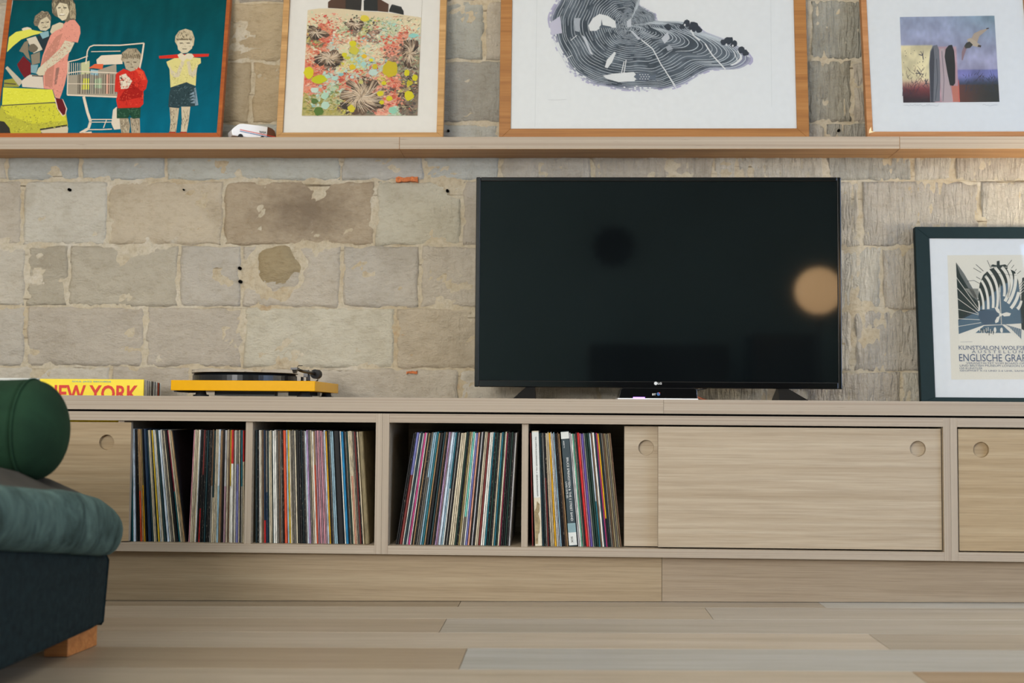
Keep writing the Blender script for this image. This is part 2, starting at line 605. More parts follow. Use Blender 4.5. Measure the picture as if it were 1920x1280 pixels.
def build_floor():
    s = MB()
    s.box(XL, XR, YR, YW + 0.2, -0.08, -0.012)
    f = s.build('floor', M['gap'])
    f.rotation_euler = (0, -0.0108, 0)
    tag(f, kind='structure')
    rows = [(3.68, 3.472, [-0.277, 0.705, 2.2, -1.9]), (3.472, 3.275, [0.384, -1.35, 1.95]), (3.275, 3.067, [-0.289, 1.55, -2.2]),
            (3.067, 2.866, [0.722, -1.1, 2.4]), (2.866, 2.63, [-0.2065, 1.5, -1.9]), (2.63, 2.42, [0.704, -1.2, 2.5]),
            (2.42, 2.21, [-0.3, 1.4, -2.0]), (2.21, 2.0, [0.6, -1.3, 2.2]), (2.0, 1.79, [-0.4, 1.3, -2.1]), (1.79, 1.58, [0.5, -1.4, 2.1])]
    tints = [[(205, 188, 168), (190, 168, 140), (208, 190, 168), (240, 238, 232), (226, 224, 220)],
             [(214, 190, 162), (222, 204, 182), (216, 206, 194), (210, 206, 200)],
             [(196, 176, 150), (206, 184, 158), (202, 192, 178), (200, 198, 192)],
             [(206, 188, 164), (226, 208, 186), (196, 182, 164), (190, 180, 166)],
             [(190, 168, 140), (196, 170, 138), (206, 206, 202), (186, 184, 176)],
             [(210, 190, 164), (218, 198, 172), (186, 150, 110), (186, 150, 110)]]
    for i, (y1, y0, js) in enumerate(rows):
        xs = [XL] + sorted(js) + [XR]
        for k in range(len(xs) - 1):
            b = MB()
            g = 0.0006
            b.box(xs[k] + g, xs[k + 1] - g, y0 + g, y1 - g, -0.012, 0.0)
            o = b.build('floor_plank', M['plank'], None, bevel=0.0008)
            o.parent = f
            t = tints[i][min(k, len(tints[i]) - 1)] if i < len(tints) else rng.choice(sum(tints, []))
            t = tuple(0.7 * a_ + 0.3 * b_ for a_, b_ in zip(t, (204, 192, 178)))
            c = lin(t)
            base = lin((206, 190, 170))
            o.color = (c[0] / base[0], c[1] / base[1], c[2] / base[2], 1)
    # boards nearer the camera than the frame shows
    y1 = 1.58
    while y1 > YR:
        b = MB()
        b.box(XL, XR, max(YR, y1 - 0.2094), y1 - 0.0006, -0.012, 0.0)
        o = b.build('floor_plank', M['plank'], None)
        o.parent = f
        y1 -= 0.21
    return f


floor = build_floor()
s = MB()
s.box(XL, XR, YR, YW + 0.2, ZC, ZC + 0.05)
tag(s.build('ceiling', M['ceiling_paint']), kind='structure')
s = MB()
s.box(XL - 0.1, XL, YR, YW + 0.2, -0.1, ZC)
tag(s.build('wall_left', M['ceiling_paint']), kind='structure')


def wall_with_hole(name, x_axis, pos, thick, lo, hi, a0, a1, z0, z1, mat, n):
    s = MB()

    def bx(p0, p1, q0, q1):
        if x_axis:
            s.box(p0, p1, pos - thick, pos, q0, q1)
        else:
            s.box(pos, pos + thick, p0, p1, q0, q1)
    bx(lo, a0, -0.1, ZC)
    bx(a1, hi, -0.1, ZC)
    bx(a0, a1, -0.1, z0)
    bx(a0, a1, z1, ZC)
    wl = tag(s.build(name, mat), kind='structure')
    # window: frame, mullion, pane
    win = bpy.data.objects.new('window_%d' % n, None)
    win.location = ((a0 + a1) / 2, pos, z0) if x_axis else (pos, (a0 + a1) / 2, z0)
    COL.objects.link(win)
    tag(win, kind='structure')
    f = MB()
    g = MB()

    def fb(p0, p1, q0, q1, d0, d1, m):
        if x_axis:
            m.box(p0, p1, pos - d1, pos - d0, q0, q1)
        else:
            m.box(pos + d0, pos + d1, p0, p1, q0, q1)
    t = 0.06
    for q in ((a0, a0 + t, z0, z1), (a1 - t, a1, z0, z1), (a0, a1, z0, z0 + t), (a0, a1, z1 - t, z1), ((a0 + a1) / 2 - 0.03, (a0 + a1) / 2 + 0.03, z0, z1)):
        fb(*q, 0.03, 0.08, f)
    fb(a0, a1, z0, z1, 0.052, 0.056, g)
    f.build('window_frame', M['window_white'], win)
    g.build('window_pane', M['glass'], win)


wall_with_hole('wall_right', False, XR, 0.12, YR, YW + 0.2, 0.45, 2.55, 0.45, 2.2, M['ceiling_paint'], 1)
wall_with_hole('wall_rear', True, YR, 0.12, XL, XR, -2.75, -1.05, 0.92, 2.32, M['wall_paint'], 2)


# ------------------------------------------------------------------ the stone wall
def wx(px, y=500):
    return P(px, y, YW).x


def wz(py, px=960):
    return P(px, py, YW).z


def build_stone_wall():
    s = MB()
    s.box(XL, XR, YW + 0.0035, YW + 0.2, -0.1, ZC)
    wall = tag(s.build('wall_back', M['mortar']), kind='structure')
    rows = [(-360, -240, [100, 420, 700, 1000, 1300, 1640]), (-240, -122, [240, 560, 880, 1150, 1450, 1800]),
            (-122, 3, [120, 390, 660, 960, 1200, 1560, 1860]),
            (3, 114, [180, 640, 908, 1230, 1519, 1770]), (114, 231, [150, 471, 720, 1010, 1300, 1598, 1880]),
            (231, 339, [14, 151, 312, 640, 795, 938, 1109, 1338, 1548, 1710, 1788]),
            (339, 461, [202, 419, 703, 866, 1120, 1390, 1614, 1838]),
            (461, 578, [48, 128, 335, 453, 640, 787, 1010, 1250, 1440, 1654, 1880]),
            (578, 692, [47, 271, 456, 741, 960, 1210, 1420, 1599, 1905]),
            (692, 812, [-20, 205, 357, 486, 860, 1120, 1447, 1690, 1850])]
    pal = [(202, 195, 180), (196, 187, 171), (192, 185, 172), (205, 200, 186), (190, 181, 166)]
    special = {(6, 202): (202, 189, 166), (6, 419): (183, 167, 143), (6, 703): (200, 194, 175), (5, 14): (183, 185, 180), (5, 151): (187, 189, 184),
               (5, 312): (190, 191, 182), (5, 640): (190, 188, 180), (5, 795): (190, 191, 184), (8, 741): (192, 180, 159), (8, 456): (205, 199, 180),
               (7, 128): (190, 182, 164), (7, 48): (183, 175, 157), (4, 150): (187, 171, 143), (4, 471): (192, 173, 141), (3, 180): (192, 175, 145),
               (3, 640): (176, 175, 164), (4, 720): (170, 167, 157), (4, 1300): (173, 169, 155), (3, 1519): (171, 169, 157), (5, 1548): (178, 175, 164)}
    for ri, (ya, yb, js) in enumerate(rows):
        z1, z0 = wz(ya), wz(yb)
        xs = [(wx(j, (ya + yb) / 2), j) for j in js]
        x = xs[0][0]
        while x > XL + 0.25:
            x -= rng.uniform(0.22, 0.46)
            xs.insert(0, (max(x, XL), None))
        if xs[0][0] > XL:
            xs.insert(0, (XL, None))
        x = xs[-1][0]
        while x < XR - 0.25:
            x += rng.uniform(0.22, 0.46)
            xs.append((min(x, XR), None))
        if xs[-1][0] < XR:
            xs.append((XR, None))
        for k in range(len(xs) - 1):
            xa, xb = xs[k][0], xs[k + 1][0]
            if xb - xa < 0.03:
                continue
            j = xs[k][1]
            seed = rng.uniform(0, 50)
            gx, gz = 0.0030, 0.0011
            inview = xb > -2.1 and xa < 1.75
            cell = 0.0095 if inview and ri > 2 else 0.03
            nx, nz = max(4, int((xb - xa) / cell)), max(4, int((z1 - z0) / cell))
            tool = min(1.0, max(0.0, (xa + 0.25) / 0.5)) if ri > 2 else 0.3
            vs, fs = [], []
            for c in range(nz + 1):
                for r in range(nx + 1):
                    ub, vb = 0.0022 / (xb - xa), 0.0018 / (z1 - z0)
                    u = 0.0 if r == 0 else (1.0 if r == nx else ub + (1 - 2 * ub) * (r - 1) / (nx - 2))
                    v = 0.0 if c == 0 else (1.0 if c == nz else vb + (1 - 2 * vb) * (c - 1) / (nz - 2))
                    X, Z = xa + gx + (xb - xa - 2 * gx) * u, z0 + gz + (z1 - z0 - 2 * gz) * v
                    e = noise.noise((X * 16 + seed, Z * 16, 3.1)) * 0.0085 + noise.noise((X * 60, Z * 60 + seed, 7.7)) * 0.0035
                    du, dv = min(u, 1 - u) * (xb - xa), min(v, 1 - v) * (z1 - z0)
                    # ragged outline
                    if u < 0.012 / (xb - xa) or u > 1 - 0.012 / (xb - xa):
                        X += e * 0.85
                    if v < 0.012 / (z1 - z0) or v > 1 - 0.012 / (z1 - z0):
                        Z += e * 0.7
                    d = min(du, dv)
                    edge = max(0.0, 1 - d / 0.013) ** 2
                    h = noise.noise((X * 7 + seed, Z * 9, 1.0)) * 0.006 + noise.noise((X * 22, Z * 34 + seed, 4.0)) * 0.0046 + noise.noise((X * 70 + seed, Z * 95, 9.0)) * 0.0026
                    h += tool * 1.5 * (0.0024 * math.sin(X * 360 + 4.0 * noise.noise((X * 5, Z * 9 + seed, 2.0))) * (0.5 + noise.noise((X * 11 + seed, Z * 6, 5.0))) + 0.0035 * noise.noise((X * 46 + seed, Z * 15, 6.0)))
                    h -= edge * 0.0048
                    if j == 453:
                        cc = P(520, 503, YW)
                        dd = math.hypot(X - cc.x, Z - cc.z) * (1 + 0.25 * noise.noise((X * 20, Z * 20, 8)))
                        h -= 0.010 * math.exp(-((dd - 0.083) / 0.012) ** 2)
                    if r in (0, nx) or c in (0, nz):
                        h = min(h, -0.007) - 0.012
                    vs.append((X, YW - h, Z))
            for c in range(nz):
                for r in range(nx):
                    a = c * (nx + 1) + r
                    fs.append((a, a + 1, a + nx + 2, a + nx + 1))
            me = bpy.data.meshes.new('stone')
            me.from_pydata(vs, [], fs)
            me.materials.append(M['stone'])
            me.polygons.foreach_set('use_smooth', [True] * len(fs))
            o = bpy.data.objects.new('stone', me)
            COL.objects.link(o)
            o.parent = wall
            c = special.get((ri, j)) or rng.choice(pal)
            o.color = lin(c)
    # rough round stone filling an old hole
    cc = P(520, 501, YW)
    vs, fs = [], []
    nr, na = 9, 30
    for r in range(nr + 1):
        f_ = r / nr
        for a_ in range(na):
            t_ = 2 * math.pi * a_ / na
            rad = 0.072 * f_ * (1 + 0.16 * noise.noise((math.cos(t_) * 1.6, math.sin(t_) * 1.6, 4.4)) + 0.05 * math.cos(5 * t_))
            X, Z = cc.x + rad * math.cos(t_), cc.z + rad * math.sin(t_)
            h = 0.022 * (1 - f_ ** 2.6) + 0.010 * math.sin(t_) * f_ * (1 - f_ ** 4) + 0.003 * noise.noise((X * 50, Z * 50, 1)) - 0.006
            vs.append((X, YW - h, Z))
    for r in range(nr):
        for a_ in range(na):
            b_ = (a_ + 1) % na
            fs.append((r * na + a_, (r + 1) * na + a_, (r + 1) * na + b_, r * na + b_))
    me = bpy.data.meshes.new('stone')
    me.from_pydata(vs, [], fs)
    me.materials.append(M['stone'])
    me.polygons.foreach_set('use_smooth', [True] * len(fs))
    o = bpy.data.objects.new('stone', me)
    COL.objects.link(o)
    o.parent = wall
    o.color = lin((170, 154, 122))
    # holes drilled for plugs
    for px, py, r in ((131, 356, 3.0), (839, 358, 3.0), (345, 356, 1.6), (1572, 245, 2.6), (841, 246, 2.6), (450, 503, 3.2), (451, 528, 3.4)):
        c = P(px, py, YW)
        b = MB()
        b.cyl((c.x, YW - 0.0085, c.z), (c.x, YW + 0.02, c.z), r * 0.0017, n=10)
        b.build('plug_hole', M['hole'], wall)
    # brick slips wedged in the bed joints
    for x0, x1, y0, y1 in ((743, 784, 332, 343), (763, 783, 694, 702)):
        a, c = P(x0, y1, YW), P(x1, y0, YW)
        b = MB()
        n = 9
        lo, hi = [], []
        for i in range(n):
            u = i / (n - 1)
            lo.append((a.x + (c.x - a.x) * u, 0, a.z + rng.uniform(0, 0.005)))
        for i in range(n):
            u = 1 - i / (n - 1)
            hi.append((a.x + (c.x - a.x) * u, 0, c.z - rng.uniform(0, 0.005)))
        ring = lo + hi
        b.prism([(p[0], YW - 0.011 - rng.uniform(0, 0.004), p[2]) for p in ring], [(p[0], YW + 0.03, p[2]) for p in ring])
        b.build('brick_chip', M['chip'], wall)
    return wall


wall_back = build_stone_wall()

# ------------------------------------------------------------------ picture ledge
ZS0, ZS1 = CAMZ + 0.8195, CAMZ + 0.8580
YSF = 3.94


def build_shelf():
    t = thing('wall_shelf', (0, YW, ZS0), 'long pale plywood picture ledge fixed across the stone wall', 'shelf')
    xs = [-2.5, P(749, 268, YSF).x, P(1687, 268, YSF).x, 2.7]
    for k in range(3):
        b = MB()
        b.box(xs[k] + 0.0004, xs[k + 1] - 0.0004, YSF, YW + 0.004, ZS0, ZS1, 0, 1)
        b.build('shelf_board', [M['shelf_oak'], M['ply']], t, bevel=0.0008)
    return t


build_shelf()

# ------------------------------------------------------------------ media cabinets
YF = 3.54
ZT1, ZT0 = CAMZ + 0.0403, CAMZ + 0.0015
ZP1, ZP0 = CAMZ - 0.0042, CAMZ - 0.0290
ZB1, ZB0 = CAMZ - 0.3680, CAMZ - 0.3912
YB = 4.0


def cx(px, Y=None):
    return P(px, 905, Y or YF).x


def door_panel(name, x0, x1, z0, z1, y0, y1, pull, parent, mat):
    """a sliding door with a round recessed finger pull"""
    b = MB()
    px_, pz_, r = pull
    n = 40
    ang = [2 * math.pi * i / n for i in range(n)]
    for cxx, czz in ((x0, z0), (x1, z0), (x1, z1), (x0, z1)):
        ang.append(math.atan2(czz - pz_, cxx - px_) % (2 * math.pi))
    ang = sorted(set(round(a, 6) for a in ang))
    inner, outer = [], []
    for a in ang:
        ca, sa = math.cos(a), math.sin(a)
        inner.append((px_ + r * ca, pz_ + r * sa))
        ts = []
        if ca > 1e-9:
            ts.append((x1 - px_) / ca)
        if ca < -1e-9:
            ts.append((x0 - px_) / ca)
        if sa > 1e-9:
            ts.append((z1 - pz_) / sa)
        if sa < -1e-9:
            ts.append((z0 - pz_) / sa)
        t = min(ts)
        outer.append((px_ + t * ca, pz_ + t * sa))
    k = len(ang)
    for i in range(k):
        j = (i + 1) % k
        b.face([(inner[i][0], y0, inner[i][1]), (inner[j][0], y0, inner[j][1]), (outer[j][0], y0, outer[j][1]), (outer[i][0], y0, outer[i][1])][::-1])
    b.face([(x1, y0, z0), (x1, y1, z0), (x1, y1, z1), (x1, y0, z1)], 1)
    b.face([(x0, y1, z0), (x0, y0, z0), (x0, y0, z1), (x0, y1, z1)], 1)
    b.face([(x0, y0, z1), (x1, y0, z1), (x1, y1, z1), (x0, y1, z1)], 1)
    b.face([(x0, y1, z0), (x1, y1, z0), (x1, y0, z0), (x0, y0, z0)], 1)
    b.face([(x1, y1, z0), (x0, y1, z0), (x0, y1, z1), (x1, y1, z1)])
    d = b.build(name, [mat, M['ply_v']], parent)
    c = MB()
    dp = 0.014
    for i in range(k):
        j = (i + 1) % k
        c.face([(inner[i][0], y0, inner[i][1]), (inner[j][0], y0, inner[j][1]), (inner[j][0], y0 + dp, inner[j][1]), (inner[i][0], y0 + dp, inner[i][1])])
    c.face([(p[0], y0 + dp, p[1]) for p in inner][::-1])
    c.build('finger_pull', mat, d)
    return d


def cabinet(label, xl, xr, dividers, well=False):
    t = thing('media_cabinet', ((xl + xr) / 2, YF, ZB0), label, 'cabinet')
    th = 0.0190
    for a, b_ in ((xl, xl + th), (xr - th, xr)):
        b = MB()
        b.box(a + 0.0003, b_ - 0.0003, YF, YB, ZB0, ZP1, 0, 1)
        b.build('side_panel', [M['oak_pale'], M['ply_v']], t)
    for nm, z0, z1 in (('top_panel', ZP0, ZP1), ('bottom_panel', ZB0, ZB1)):
        b = MB()
        if well and nm == 'top_panel':
            b.box(xl + th, xr - th, YF, 3.74, z0, z1, 0, 1)
            b.box(-1.246, xr - th, 3.74, YB, z0, z1)
        else:
            b.box(xl + th, xr - th, YF, YB, z0, z1, 0, 1)
        b.build(nm, [M['oak_pale'], M['ply']], t)
    b = MB()
    b.box(xl + th, xr - th, YB - 0.012, YB, ZB1, ZP0)
    b.build('back_panel', M['oak_pale'], t)
    for d0, d1 in dividers:
        b = MB()
        b.box(d0, d1, YF + 0.012, YB - 0.012, ZB1, ZP0, 0, 1)
        b.build('divider', [M['oak_pale'], M['ply_v']], t)
    return t


xA, xB = cx(716.0), cx(1782.5)
UW = xB - xA
YD1, YD2 = YF + 0.010, YF + 0.033
c1 = cabinet('left plywood cabinet, an open record bay beside its sliding door', xA - UW, xA, [(cx(459, YF + .012), cx(472, YF + .012)), (-1.243, -1.226)], True)
c2 = cabinet('middle plywood cabinet under the television, two record bays and sliding doors', xA, xB, [(cx(978, YF + .012), cx(990, YF + .012))])
c3 = cabinet('right plywood cabinet below the black framed poster, cut by the frame edge', xB, xB + UW, [])
zd1, zd0 = ZP0 - 0.0052, ZB1 + 0.0035
rr = 0.0215


def pullpt(px, py, Y):
    p = P(px, py, Y)
    return (p.x, p.z, rr)


door_panel('sliding_door', cx(1234, YD1), cx(1765, YD1), zd0 + 0.001, zd1, YD1, YD1 + 0.019, pullpt(1721, 841, YD1), c2, M['oak_pale'])
door_panel('sliding_door', cx(1170.5, YD2), cx(1700, YD2), zd0, zd1, YD2, YD2 + 0.019, pullpt(1211.5, 839, YD2), c2, M['oak_pale'])
door_panel('sliding_door', -1.99, cx(243.5, YD1), zd0, zd1, YD1, YD1 + 0.016, pullpt(200, 829, YD1), c1, M['oak'])
door_panel('sliding_door', cx(1797.6, YD1), cx(2330, YD1), zd0, zd1, YD1, YD1 + 0.019, pullpt(1839.5, 843, YD1), c3, M['oak'])
# raised floor of the record well behind the left door
b = MB()
b.box(xA - UW + 0.02, -1.245, 3.72, 3.985, CAMZ - 0.240, CAMZ - 0.2235)
b.build('well_floor', M['oak_pale'], c1)


def build_worktop():
    t = thing('worktop', (0, YF, ZT0), 'long plywood worktop running over all three cabinets, record well at left', 'worktop')
    xl, xr, xj = xA - UW, xB + UW, P(1244, 765, YF).x
    wl, wr, wf, wb = xA - UW + 0.06, -1.246, 3.74, 4.0
    b = MB()
    yf = YF - 0.003
    b.box(xl, xj - 0.0004, yf, wf, ZT0, ZT1, 0, 1)
    b.box(xl, xj - 0.0004, wb, YW - 0.012, ZT0, ZT1, 0)
    b.box(xl, wl, wf, wb, ZT0, ZT1, 0)
    b.box(wr, xj - 0.0004, wf, wb, ZT0, ZT1, 0)
    b.build('worktop_board', [M['oak_pale'], M['ply']], t)
    b = MB()
    b.box(xj + 0.0004, xr, yf, YW - 0.012, ZT0, ZT1, 0, 1)
    b.build('worktop_board', [M['oak_pale'], M['ply']], t)
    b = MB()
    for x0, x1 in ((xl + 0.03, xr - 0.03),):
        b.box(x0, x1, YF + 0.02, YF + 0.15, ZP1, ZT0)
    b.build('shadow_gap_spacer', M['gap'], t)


build_worktop()


def build_plinth():
    t = thing('cabinet_plinth', (0, 3.57, 0), 'recessed oak plinth board under the cabinets, scribed to the floor', 'plinth')
    xl, xr, xj = xA - UW + 0.03, xB + UW - 0.03, P(1241, 1085, 3.57).x
    for a, c, m in ((xl, xj - 0.0006, M['plinth_warm']), (xj + 0.0006, xr, M['plinth_grey'])):
        b = MB()
        ring = [(a, floor_z(a) + 0.0012), (c, floor_z(c) + 0.0012), (c, ZB0), (a, ZB0)]
        b.prism([(p[0], 3.57, p[1]) for p in ring], [(p[0], 3.59, p[1]) for p in ring])
        b.build('plinth_board', m, t)
    b = MB()
    for x in [xl + 0.1 + i * 0.8 for i in range(6)]:
        b = MB()
        b.box(x, x + 0.05, 3.62, 3.95, floor_z(x) + 0.002, ZB0)
        b.build('bearer', M['oak'], t)


build_plinth()

# ------------------------------------------------------------------ records
CNAME = {
    'bk': ('black', (18, 18, 20)), 'bkw': ('scuffed black', (24, 24, 26)), 'bkt': ('black and teal', (14, 40, 46)), 'w': ('white', (230, 230, 222)),
    'cr': ('cream', (214, 203, 176)), 'crd': ('dull cream', (186, 174, 148)), 'tan': ('tan', (164, 132, 92)), 'br': ('brown', (110, 84, 62)),
    'gy': ('grey', (142, 140, 132)), 'gyw': ('worn grey', (104, 100, 92)), 'nv': ('navy', (18, 46, 72)), 'dt': ('dark teal', (28, 58, 64)),
    'tl': ('teal', (34, 112, 128)), 'lb': ('light blue', (150, 182, 196)), 'pb': ('pale blue', (200, 214, 226)), 'bl': ('bright blue', (24, 128, 178)),
    'yl': ('yellow', (214, 180, 48)), 'gd': ('golden yellow', (218, 166, 30)), 'or': ('orange red', (208, 82, 48)), 'rd': ('red', (196, 40, 40)),
    'dr': ('dark red', (118, 44, 40)), 'pk': ('pink', (204, 146, 158)), 'mv': ('mauve', (150, 122, 132)), 'li': ('lilac', (180, 150, 190)),
    'lv': ('lavender', (112, 116, 176)), 'mg': ('magenta', (196, 66, 128)), 'pe': ('peach', (206, 150, 126)), 'ol': ('olive', (138, 122, 76)),
    'dg': ('dark green', (26, 58, 50)), 'mt': ('mint green', (106, 178, 146)), 'aq': ('aqua', (110, 190, 178)), 'pu': ('purple', (98, 78, 150)),
    'kh': ('khaki', (136, 124, 94)), 'sl': ('silver grey', (168, 168, 170)), 'cs': ('crimson', (140, 40, 66)),
}
# unit sleeve: spine towards -Y, origin at the bottom of the spine side
sm = MB()
e = 0.18
ringp = [(-0.5, 0.012), (-0.5 + e, 0.0), (0.5 - e, 0.0), (0.5, 0.012), (0.5, 1.0), (-0.5, 1.0)]
sm.prism([(x, y, 0.0) for x, y in ringp], [(x, y, 1.0) for x, y in ringp])
proto = sm.build('record_sleeve', M['sleeve'])
SLEEVE = proto.data
bpy.data.objects.remove(proto)
YREC = YF + 0.031
ORD = ['', 'first', 'second', 'third', 'fourth', 'fifth', 'sixth', 'seventh', 'eighth', 'ninth', 'tenth', 'eleventh', 'twelfth', 'thirteenth', 'fourteenth',
       'fifteenth', 'sixteenth', 'seventeenth', 'eighteenth', 'nineteenth']


def ordinal(n):
    if n < 20:
        return ORD[n]
    tens = {2: 'twent', 3: 'thirt', 4: 'fort', 5: 'fift', 6: 'sixt', 7: 'sevent'}[n // 10]
    return tens + 'ieth' if n % 10 == 0 else tens + 'y-' + ORD[n % 10]


def sleeves(seq, top, bot, where, group, ytop=805, ybot=1017, first=1):
    """seq: (width, colour[, second colour, from height]) left to right; tops run between the pixels top, feet between the pixels bot"""
    ws = [q[0] for q in seq]
    W = sum(ws)
    xt0, xt1 = P(top[0], ytop, YREC).x, P(top[1], ytop, YREC).x
    xb0, xb1 = P(bot[0], ybot, YREC).x, P(bot[1], ybot, YREC).x
    acc = 0
    scale = min(xt1 - xt0, xb1 - xb0) / W
    for i, q in enumerate(seq):
        wd = q[0]
        mid = (acc + wd / 2) / W
        acc += wd
        xt, xb = xt0 + (xt1 - xt0) * mid, xb0 + (xb1 - xb0) * mid
        ang = math.asin(max(-1, min(1, (xt - xb) / 0.315)))
        th = wd * scale * math.cos(ang) * 0.93
        o = bpy.data.objects.new('record_sleeve', SLEEVE)
        hgt = 0.3135 + rng.uniform(-0.0016, 0.0022)
        dep = 0.314
        o.scale = (th, dep, hgt)
        o.location = (xb, YREC + rng.uniform(0, 0.005), ZB1 + 0.0004 + abs(math.sin(ang)) * th * 0.5)
        o.rotation_euler = (0, ang, 0)
        nm, c = CNAME[q[1]]
        o.color = lin(c)
        o['wear'] = {'bkw': 0.20, 'gyw': 0.2, 'bkt': 0.17, 'crd': 0.1, 'br': 0.15}.get(q[1], 0.09)
        c2 = CNAME[q[2]][1] if len(q) > 2 else c
        o['second_colour'] = list(lin(c2)[:3])
        o['second_from'] = float(q[3]) if len(q) > 2 else 0.0
        if len(q) > 2:
            nm = nm + ' over ' + CNAME[q[2]][0]
        COL.objects.link(o)
        size = 'wide ' if wd >= 24 else ('thin ' if wd <= 8 else '')
        tag(o, '%s%s record sleeve, %s from left in %s' % (size, nm, ordinal(first + i), where), 'record', group)


seqA1 = [(9, 'dt'), (9, 'tl'), (15, 'pb'), (11, 'bk'), (10, 'bkw'), (10, 'tan', 'or', 0.45), (9, 'tan'), (8, 'ol', 'gd', 0.5), (9, 'bk'), (22, 'nv'), (9, 'dt'), (8, 'cr'), (7, 'crd'), (7, 'bkt'),
         (8, 'yl'), (12, 'pb'), (8, 'cr'), (15, 'dt'), (14, 'pb'), (9, 'w'), (12, 'gyw'), (8, 'cr'), (16, 'bk'), (9, 'cs', 'tl', 0.45), (9, 'cr'), (8, 'crd'), (9, 'tan'), (6, 'bk')]
seqA2 = [(10, 'pk'), (10, 'cr'), (10, 'crd'), (11, 'cr'), (7, 'w'), (13, 'bk'), (9, 'bkw', 'rd', 0.3), (11, 'dr', 'bk', 0.6), (12, 'bkw'), (12, 'dt'), (13, 'bkw'), (12, 'bkw'), (10, 'br', 'gy', 0.5), (12, 'dt', 'cr', 0.4),
         (11, 'crd'), (8, 'cr'), (14, 'pb', 'lb', 0.5), (9, 'tan'), (8, 'br'), (9, 'bk'), (18, 'sl', 'mv', 0.5), (11, 'crd'), (10, 'br'), (7, 'yl', 'w', 0.5), (16, 'rd', 'w', 0.7), (9, 'gy'), (8, 'w'),
         (17, 'gyw', 'lv', 0.7), (8, 'cr'), (8, 'bk'), (10, 'tl', 'gy', 0.5), (8, 'rd', 'cr', 0.72)]
seqB = [(16, 'bkt'), (14, 'bkw'), (9, 'w'), (9, 'crd'), (13, 'br'), (12, 'nv', 'rd', 0.2), (16, 'gyw', 'nv', 0.45), (10, 'dt'), (10, 'cr'), (11, 'crd'), (7, 'dt'), (12, 'w'), (14, 'w'), (12, 'gyw'), (13, 'br'), (12, 'gyw'), (10, 'bkw'),
        (24, 'or'), (12, 'lb'), (9, 'yl'), (11, 'cr'), (12, 'gyw'), (14, 'gyw'), (11, 'cr'), (22, 'bk'), (12, 'bkw'), (13, 'bkt'), (12, 'bkw'), (9, 'gy'), (11, 'pb'), (11, 'li'), (14, 'gyw'), (12, 'crd'),
        (14, 'w'), (10, 'tan', 'or', 0.7), (12, 'mv'), (14, 'pk'), (12, 'mv'), (14, 'pk'), (13, 'mv'), (10, 'pb'), (12, 'gd'), (13, 'bk'), (9, 'gyw'), (13, 'lb'), (12, 'lb'), (46, 'bk'), (10, 'w'), (18, 'bl'), (9, 'bk'),
        (11, 'gyw'), (10, 'dg'), (12, 'cr'), (13, 'cr', 'pe', 0.6), (9, 'crd'), (12, 'gyw'), (11, 'dr'), (9, 'bkw'), (10, 'cr'), (36, 'kh')]
seqC = [(12, 'bk'), (11, 'bkw'), (22, 'lv', 'dr', 0.62), (8, 'w'), (14, 'dt'), (14, 'sl'), (13, 'mg'), (7, 'w'), (10, 'bk'), (9, 'tan'), (11, 'bkw'), (12, 'gyw'), (12, 'lb', 'gyw', 0.6), (13, 'lb'), (15, 'tl'), (10, 'tan'),
        (24, 'bk'), (14, 'dt'), (12, 'br'), (10, 'bkw'), (10, 'li'), (9, 'mv'), (20, 'pb'), (11, 'lb'), (9, 'tl', 'w', 0.5), (10, 'bk'), (8, 'gy'), (10, 'bk'), (13, 'cr'), (13, 'cr'), (12, 'cr'), (12, 'dg'), (10, 'bkw'),
        (13, 'ol'), (9, 'cr'), (15, 'aq', 'gyw', 0.25), (9, 'w'), (14, 'lv'), (14, 'pe'), (10, 'bk'), (12, 'sl'), (11, 'bk'), (11, 'cr'), (10, 'crd'), (15, 'dr'), (14, 'w'), (12, 'w'), (10, 'tl'), (12, 'bkw'), (12, 'dg'),
        (12, 'bkw'), (13, 'crd'), (11, 'tl'), (13, 'dg'), (11, 'cr'), (8, 'cs'), (13, 'bkw'), (12, 'bk'), (12, 'dg'), (13, 'bkw'), (14, 'sl')]
seqD1 = [(12, 'dr')]
seqD2 = [(11, 'dt'), (14, 'bkt'), (8, 'gy'), (9, 'bk', 'dr', 0.6), (9, 'bkw'), (9, 'cr'), (8, 'crd'), (8, 'cr'), (15, 'gd'), (8, 'w'), (13, 'sl'), (10, 'lb'), (12, 'bk'), (10, 'bkw'), (9, 'br'), (10, 'tan')]
seqD3 = [(12, 'sl'), (9, 'w'), (9, 'mt'), (12, 'gyw'), (8, 'bkt'), (18, 'rd'), (8, 'pk'), (16, 'pu'), (9, 'gy'), (15, 'dg'), (14, 'dg'), (11, 'pb', 'tl', 0.4), (8, 'br'), (15, 'w'), (10, 'nv'), (9, 'mg'), (10, 'gd', 'bkw', 0.25),
         (12, 'bkt'), (11, 'gyw'), (10, 'br'), (12, 'kh'), (11, 'gyw'), (11, 'kh'), (10, 'br')]
sleeves(seqA1, (242, 324), (242, 349.5), 'the leftmost record bay', 'records in the leftmost bay')
sleeves(seqA2, (363, 457), (352, 456), 'the leftmost record bay', 'records in the leftmost bay', first=len(seqA1) + 1)
sleeves(seqB, (478, 680), (478, 693), 'the second record bay', 'records in the second bay')
sleeves(seqC, (775, 970), (741, 957), 'the third record bay', 'records in the third bay')
sleeves(seqD1, (993, 996), (997.5, 1000.5), 'the fourth record bay', 'records in the fourth bay')
sleeves(seqD2, (1010.5, 1049), (1017, 1066), 'the fourth record bay', 'records in the fourth bay', first=3)
sleeves(seqD3, (1066.5, 1145), (1084, 1166), 'the fourth record bay', 'records in the fourth bay', first=4 + len(seqD2))


